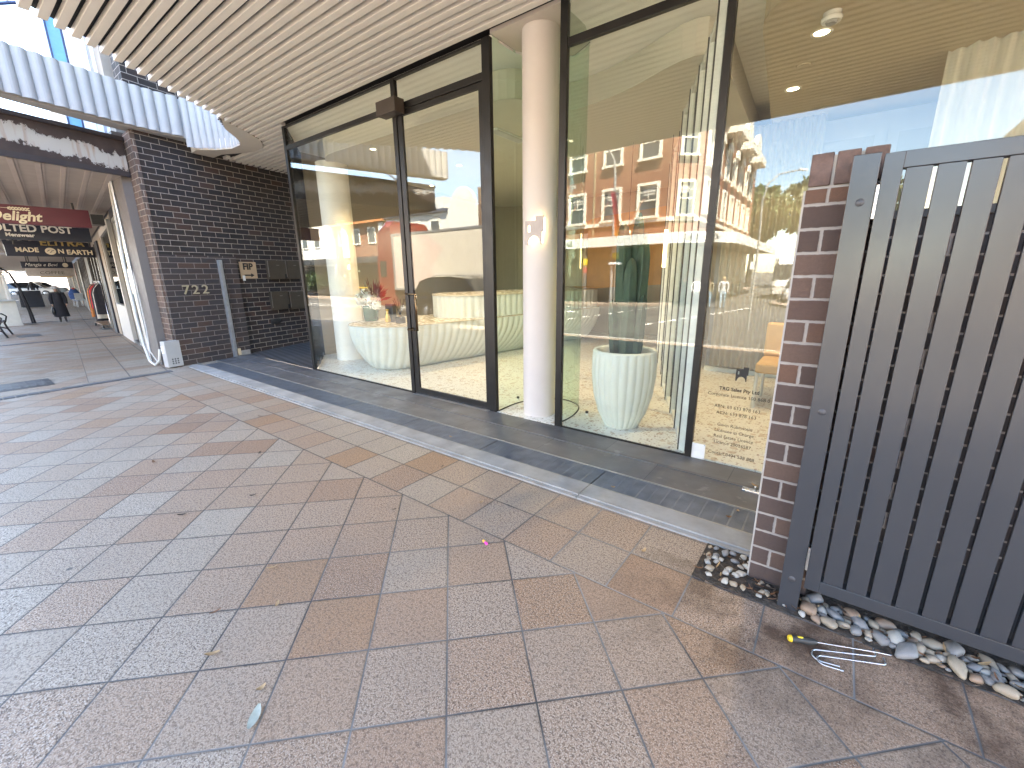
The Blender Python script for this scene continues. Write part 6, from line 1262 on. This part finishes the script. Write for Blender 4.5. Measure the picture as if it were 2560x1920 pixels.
rings = [[(x, -9.45, z0), (x, -7.02, z0), (x, -7.02, z1 - .25), (x, -7.25, z1), (x, -9.2, z1), (x, -9.45, z1 - .25)] for x, z0, z1 in ((-17.42, -.05, 3.9), (-17.9, -.1, 3.95), (-18.35, -.1, 3.7), (-18.6, -.05, 2.2))]
b = MB(); b.loft(rings, 0, False); cbn = link("cab", b, rdp, trk, bevel=.04); b = MB(); b.box(-18.4, -17.9, -7.02, -7.0, 1.35, 2.1); link("side_window", b, cgl, cbn)
for x in (-18.0, -11.0, -12.2):
    for y in (-7.25, -9.25): b = MB(); b.lathe([(.3, -.15), (.48, -.15), (.5, -.1), (.5, .1), (.48, .15), (.3, .15)], (0, 0, 0), 20); b.v = [(x + p, y + r, q + .05) for p, q, r in b.v]; link("wheel", b, tyre_m, trk)
black_p = paint("black_car_paint", (.012, .013, .016))
sv = car("parked_car", "black four-wheel-drive with roof rails at the near kerb, seen in the door glass", (-10.95, -5.4, -.33), .03, 4.7, 1.9, 1.7, black_p, st_suv, cab_suv, None, None, .36, rails=True)
vn = thing("delivery_van", "white van waiting at the end of the side street", "van", (-3.4, -31, -.5)); ORG[vn.name] = (0, 0, 0); vn.location = (-3.0, -31, -.5); vn.rotation_euler = (0, 0, math.radians(88)); whv = paint("white_van_paint", (.60, .60, .58))
rings = [[(x, -w, z0), (x, -w, z1 - .3), (x, -w + .25, z1), (x, w - .25, z1), (x, w, z1 - .3), (x, w, z0)] for x, z0, z1, w in ((-2.6, .4, 3.0, .98), (1.2, .35, 3.05, 1.0), (1.9, .35, 2.3, 1.0), (2.5, .35, 1.3, .95), (2.7, .4, .9, .85))]
b = MB(); b.loft(rings, 0, False); link("body", b, whv, vn, bevel=.05); b = MB(); b.add([(1.30, -.85, 2.78), (1.30, .85, 2.78), (1.96, .9, 2.2), (1.96, -.9, 2.2)], [(0, 1, 2, 3)]); b.add([(1.96, -.9, 2.2), (1.96, .9, 2.2), (2.50, .9, 1.36), (2.50, -.9, 1.36)], [(0, 1, 2, 3)]); b.v = [(x + .03, y, z + .03) for x, y, z in b.v]; link("windscreen", b, cgl, vn)
for sx in (-1.6, 1.7):
    for s in (-.9, .9): b = MB(); b.lathe([(.2, -.1), (.36, -.1), (.36, .1), (.2, .1)], (0, 0, 0), 18); b.v = [(sx + p, s + r, .36 + q) for p, q, r in b.v]; link("wheel", b, tyre_m, vn)
for s in (-.7, .7): b = MB(); b.blob((2.66, s, .95), .06, .14, .10, 10, 6); link("headlight", b, wh_l, vn)
car("parked_car", "silver hatchback in front of the white van in the reflection", (-1.9, -24.6, -.5), math.radians(88), 4.2, 1.75, 1.55, paint("silver_car_paint", (.42, .43, .44)), [(-2.0, .4, .9, .72), (-1.9, .26, .98, .83), (0, .22, .98, .87), (1.2, .24, .92, .84), (1.9, .30, .80, .74), (2.05, .42, .68, .6)], [(-1.9, .96), (-1.5, 1.42), (-.9, 1.52), (.1, 1.5), (.95, .95)])
# poles and signs
grey_p = mat("grey_pole", (.30, .30, .29), .5, .3)
lp = thing("street_lamp", "tall bent grey street lamp with a red banner by the hotel", "street lamp", (-11.45, -18.9, -.37)); b = MB(); b.tube([(-11.45, -18.9, -.37), (-11.45, -18.9, 2.2), (-11.5, -18.9, 6.8), (-11.62, -18.9, 7.8), (-12.1, -18.6, 8.7), (-13.2, -17.8, 9.1)], [.11, .10, .075, .06, .05, .045], 10); link("pole", b, grey_p, lp); b = MB(); b.obox((-13.5, -17.6, 9.1), (1, -.7, 0), (.7, 1, 0), (0, 0, 1), .35, .12, .06); link("lamp_head", b, wh_l, lp)
bnr = thing("street_banner", "red and orange banner hanging from the bent street lamp", "banner", (-11.3, -18.85, 4.6)); b = MB(); v = []
for i in range(11): s = i / 10; v += [(-11.72 + .42 * s + .05 * math.sin(4 * s), -18.85 + .04 * math.sin(5 * s), 6.1 - 2.9 * s), (-11.42 + .55 * s + .05 * math.sin(4 * s + 1), -18.80 + .05 * math.sin(5 * s + 1), 6.0 - 2.85 * s), (-11.42 + .55 * s + .05 * math.sin(4 * s + 1), -18.78 + .05 * math.sin(5 * s + 1), 6.0 - 2.85 * s)]
b.add(v, [f for i in range(10) for f in ((3 * i, 3 * i + 1, 3 * i + 4, 3 * i + 3), (3 * i + 1, 3 * i + 2, 3 * i + 5, 3 * i + 4))], 0, True); bm_ = NT("banner_cloth"); sz_ = bm_.sep(bm_.pos())[2]; bm_.set(bm_.ramp(bm_.mr(sz_, 3.2, 6.1), [(0, (.75, .40, .03)), (.3, (.60, .14, .04)), (.7, (.50, .03, .07))]), .7); link("cloth", b, bm_.m, bnr)
def pole_sign(lb, x, y, h, plates):
    t = thing("street_sign", lb, "sign", (x, y, -.37)); b = MB(); b.tube([(x, y, -.37), (x, y, h)], .035, 8); link("pole", b, grey_p, t)
    for (z, w, hh, m) in plates: b = MB(); b.box(x - w / 2, x + w / 2, y + .04, y + .05, z - hh / 2, z + hh / 2); link("plate", b, m, t)
yl_ = mat("yellow_plate", (.75, .55, .02), .5); ww = mat("white_plate", (.72, .72, .70), .5)
pole_sign("slim sign pole with white and yellow plates next to the bent street lamp", -11.15, -18.7, 3.1, [(2.82, .42, .42, ww), (2.42, .42, .36, yl_), (1.98, .85, .14, ww)])
pole_sign("slim sign pole with a yellow and a red plate left of the bent street lamp", -12.9, -18.2, 2.4, [(2.1, .3, .4, yl_), (1.6, .3, .3, mat("red_plate", (.5, .08, .06), .5))])
pole_sign("pole with a small white plate on the far corner of the side street", -4.3, -22.9, 2.0, [(1.75, .35, .45, ww)])
pole_sign("parking sign on a thin pole in front of the dark hedge", -38.8, -18.4, 2.6, [(2.25, .42, .5, ww), (2.6, .42, .22, yl_)])
lp2 = thing("street_lamp", "slender grey street lamp with a long arm over our kerb", "street lamp", (-2.05, -7.6, -.3)); b = MB(); b.tube([(-2.05, -7.9, -.45), (-2.05, -7.9, 2.2), (-2.1, -7.95, 3.3), (-2.02, -8.0, 3.75), (-1.8, -8.2, 4.0), (-1.4, -8.6, 4.12)], [.035, .03, .025, .022, .02, .018], 8); link("pole", b, grey_p, lp2); b = MB(); b.obox((-1.30, -8.7, 4.13), (1, -1, 0), (1, 1, 0), (0, 0, 1), .12, .04, .025); link("lamp_head", b, wh_l, lp2)
# pedestrians crossing the side street
den = mat("dark_denim", (.03, .035, .05), .9); blk = mat("black_cloth", (.012, .012, .014), .9); dkh = mat("dark_hair", (.02, .015, .012), .7)
person("pedestrian in a long black top and shorts crossing by the hotel", (-7.05, -18.9, -.5), 1.0, 1.70, [blk, blk, dkh], dict(ll=.09, rl=-.08), "short", None, False)
person("pedestrian in a white top with a shoulder bag, beside the one in black", (-6.5, -19.2, -.5), 1.1, 1.66, [mat("white_cloth", (.6, .6, .58), .9), den, dkh], dict(ll=-.08, rl=.09), "long", None, False)
person("pedestrian with fair hair and blue jeans nearest the far corner", (-4.95, -18.6, -.5), 1.3, 1.70, [mat("pale_grey_cloth", (.42, .44, .46), .9), mat("light_denim", (.22, .33, .42), .9), mat("fair_hair", (.42, .30, .16), .7)], dict(ll=.08, rl=-.08), "long", None, False)
person("pedestrian in a khaki top walking between the other three", (-5.75, -19.0, -.5), 1.2, 1.62, [mat("khaki_cloth", (.25, .21, .13), .9), mat("light_denim", (.2, .3, .4), .9), dkh], dict(ll=-.06, rl=.07), "short", None, False)
# greenery
def crown_mb(c, r, n, leaf, seed, sq=.8):
    rn = random.Random(seed); b = MB(); cl = [(Vector((rn.gauss(0, .45), rn.gauss(0, .45), rn.gauss(0, .42) * sq)), rn.uniform(.22, .5)) for _ in range(26)]
    for i in range(n):
        q, rr = rn.choice(cl); d = Vector((rn.gauss(0, 1), rn.gauss(0, 1), rn.gauss(0, 1))).normalized() * rr * rn.uniform(.6, 1.0); p = Vector(c) + Vector(((q + d).x * r[0], (q + d).y * r[1], (q + d).z * r[2]))
        nn = Vector((rn.gauss(0, 1), rn.gauss(0, 1), rn.gauss(.5, 1))).normalized(); a = nn.orthogonal().normalized(); e = nn.cross(a); L = leaf * rn.uniform(.6, 1.3)
        b.add([p + a * L, p + e * L * .45, p - a * L, p - e * L * .45], [(0, 1, 2, 3)], rn.choice([0, 0, 1]))
    return b
def tree(lb, x, y, z, h, r, leaf, n, seed, c1, c2, cat="tree", nm="street_tree"):
    t = thing(nm, lb, cat, (x, y, z)); rn = random.Random(seed); b = MB(); th = h - r[2] * .9; b.tube([(x, y, z), (x + .1, y, z + th * .5), (x - .05, y + .1, z + th)], [h * .035, h * .026, h * .018], 9)
    for k in range(6): a = k * 1.05; b.tube([(x, y, z + th * .75), (x + r[0] * .35 * math.cos(a), y + r[1] * .35 * math.sin(a), z + th + r[2] * .3), (x + r[0] * .7 * math.cos(a), y + r[1] * .7 * math.sin(a), z + th + r[2] * .8)], [h * .014, h * .009, h * .004], 6)
    link("trunk", b, mat("bark", (.09, .07, .055), .9, var=.3), t); cm = [mat("leaf_%s_a" % seed, c1, .6, var=.3, scale=3), mat("leaf_%s_b" % seed, c2, .6, var=.3, scale=3)]
    link("crown", crown_mb((x, y, z + h - r[2] * .55), r, n, leaf, seed), cm, t); return t
tree("large dark green street tree behind the white van", -9, -52, -.5, 9.5, (5, 5, 3.6), .42, 5200, 21, (.055, .075, .02), (.085, .095, .028))
tree("round bushy street tree further along the side street", -2, -58, -.5, 10.5, (6, 6, 4.2), .48, 5200, 22, (.06, .07, .022), (.09, .095, .03))
tree("bright green street tree on the kerb beyond the payphone", -44, .2, -.5, 6.2, (2.6, 2.6, 2.2), .22, 3600, 23, (.10, .15, .03), (.16, .20, .04))
tree("pale green street tree farther down the left kerb", -62, 1.4, -.5, 6.6, (3.0, 3.0, 2.4), .26, 3200, 24, (.10, .14, .03), (.15, .19, .05))
for i, (x, s) in enumerate(((-47.5, 31), (-44.6, 32), (-41.8, 33), (-39.2, 34))):
    t = thing("hedge_shrub", ["dark green shrub at the left end of the planted row", "dark green shrub second along the planted row", "dark green shrub third along the planted row", "dark green shrub next to the parking sign"][i], "shrub", (x, -19.2, -.75), "planted row across the road"); b = MB(); b.tube([(x, -19.2, -.75), (x, -19.2, .6)], .06, 6); link("stem", b, MATS["bark"], t); link("foliage", crown_mb((x, -19.2, .9), (1.5, .8, 1.35), 1300, .16, s), [mat("hedge_a", (.02, .04, .012), .6, var=.3), mat("hedge_b", (.045, .07, .02), .6, var=.3)], t)
for i, x in enumerate((-34.5, -33.2)):
    b = MB(); b.tube([(x, -18.3, -.75), (x, -18.3, .05), (x + .12, -18.3, .22), (x + .35, -18.3, .25), (x + .58, -18.3, .22), (x + .7, -18.3, .05), (x + .7, -18.3, -.75)], .03, 8); one("bike_rack", b, st, ["steel bike hoop closer to the dark hedge", "steel bike hoop closer to the cream truck"][i], "bike rack", (x, -18.3, -.75), "steel bike hoops")
for i, (x, c, lb) in enumerate(((-37.6, (.6, .08, .03), "wheelie bin with a red lid on the far footpath"), (-36.8, (.65, .45, .03), "wheelie bin with a yellow lid on the far footpath"))):
    t = thing("wheelie_bin", lb, "bin", (x, -18.4, -.75)); b = MB(); b.prism([(x - .28, -18.7), (x + .28, -18.7), (x + .28, -18.1), (x - .28, -18.1)], -.75, .25); link("body", b, mat("dark_green_plastic", (.02, .04, .03), .5), t, bevel=.02); b = MB(); b.box(x - .31, x + .31, -18.73, -18.05, .255, .33); link("lid", b, mat("bin_lid_%d" % i, c, .5), t, bevel=.02)
for i, (x0, x1, h, c, lb) in enumerate(((6, 26, 8.5, (.48, .40, .30), "cream rendered building on the far right corner of the side street"), (28, 60, 9.5, (.30, .14, .09), "red brown building far along the road to the right"))):
    t = thing("street_building", lb, "building", ((x0 + x1) / 2, -26, -.4)); b = MB(); b.box(x0, x1, -36, -23.5, -1, h); link("wall", b, mat("far_wall_%d" % i, c, .8, var=.1), t)
    for k in range(5):
        for zz in (1.0, 4.6): xx = x0 + 2 + k * (x1 - x0 - 4) / 4; b = MB(); b.box(xx - .7, xx + .7, -23.5, -23.42, zz, zz + 1.7); link("window", b, wgl, t)
t = thing("street_building", "pale building closing the far end of the street on the left", "building", (-118, 5, -1)); b = MB(); b.box(-128, -116, -30, 40, -1.5, 9); link("wall", b, mat("hazy_wall", (.40, .36, .33), .8, var=.15), t)
for k in range(12):
    b = MB(); b.box(-116, -115.9, -26 + k * 5, -23.5 + k * 5, 2.5, 4.5); link("window", b, wgl, t)
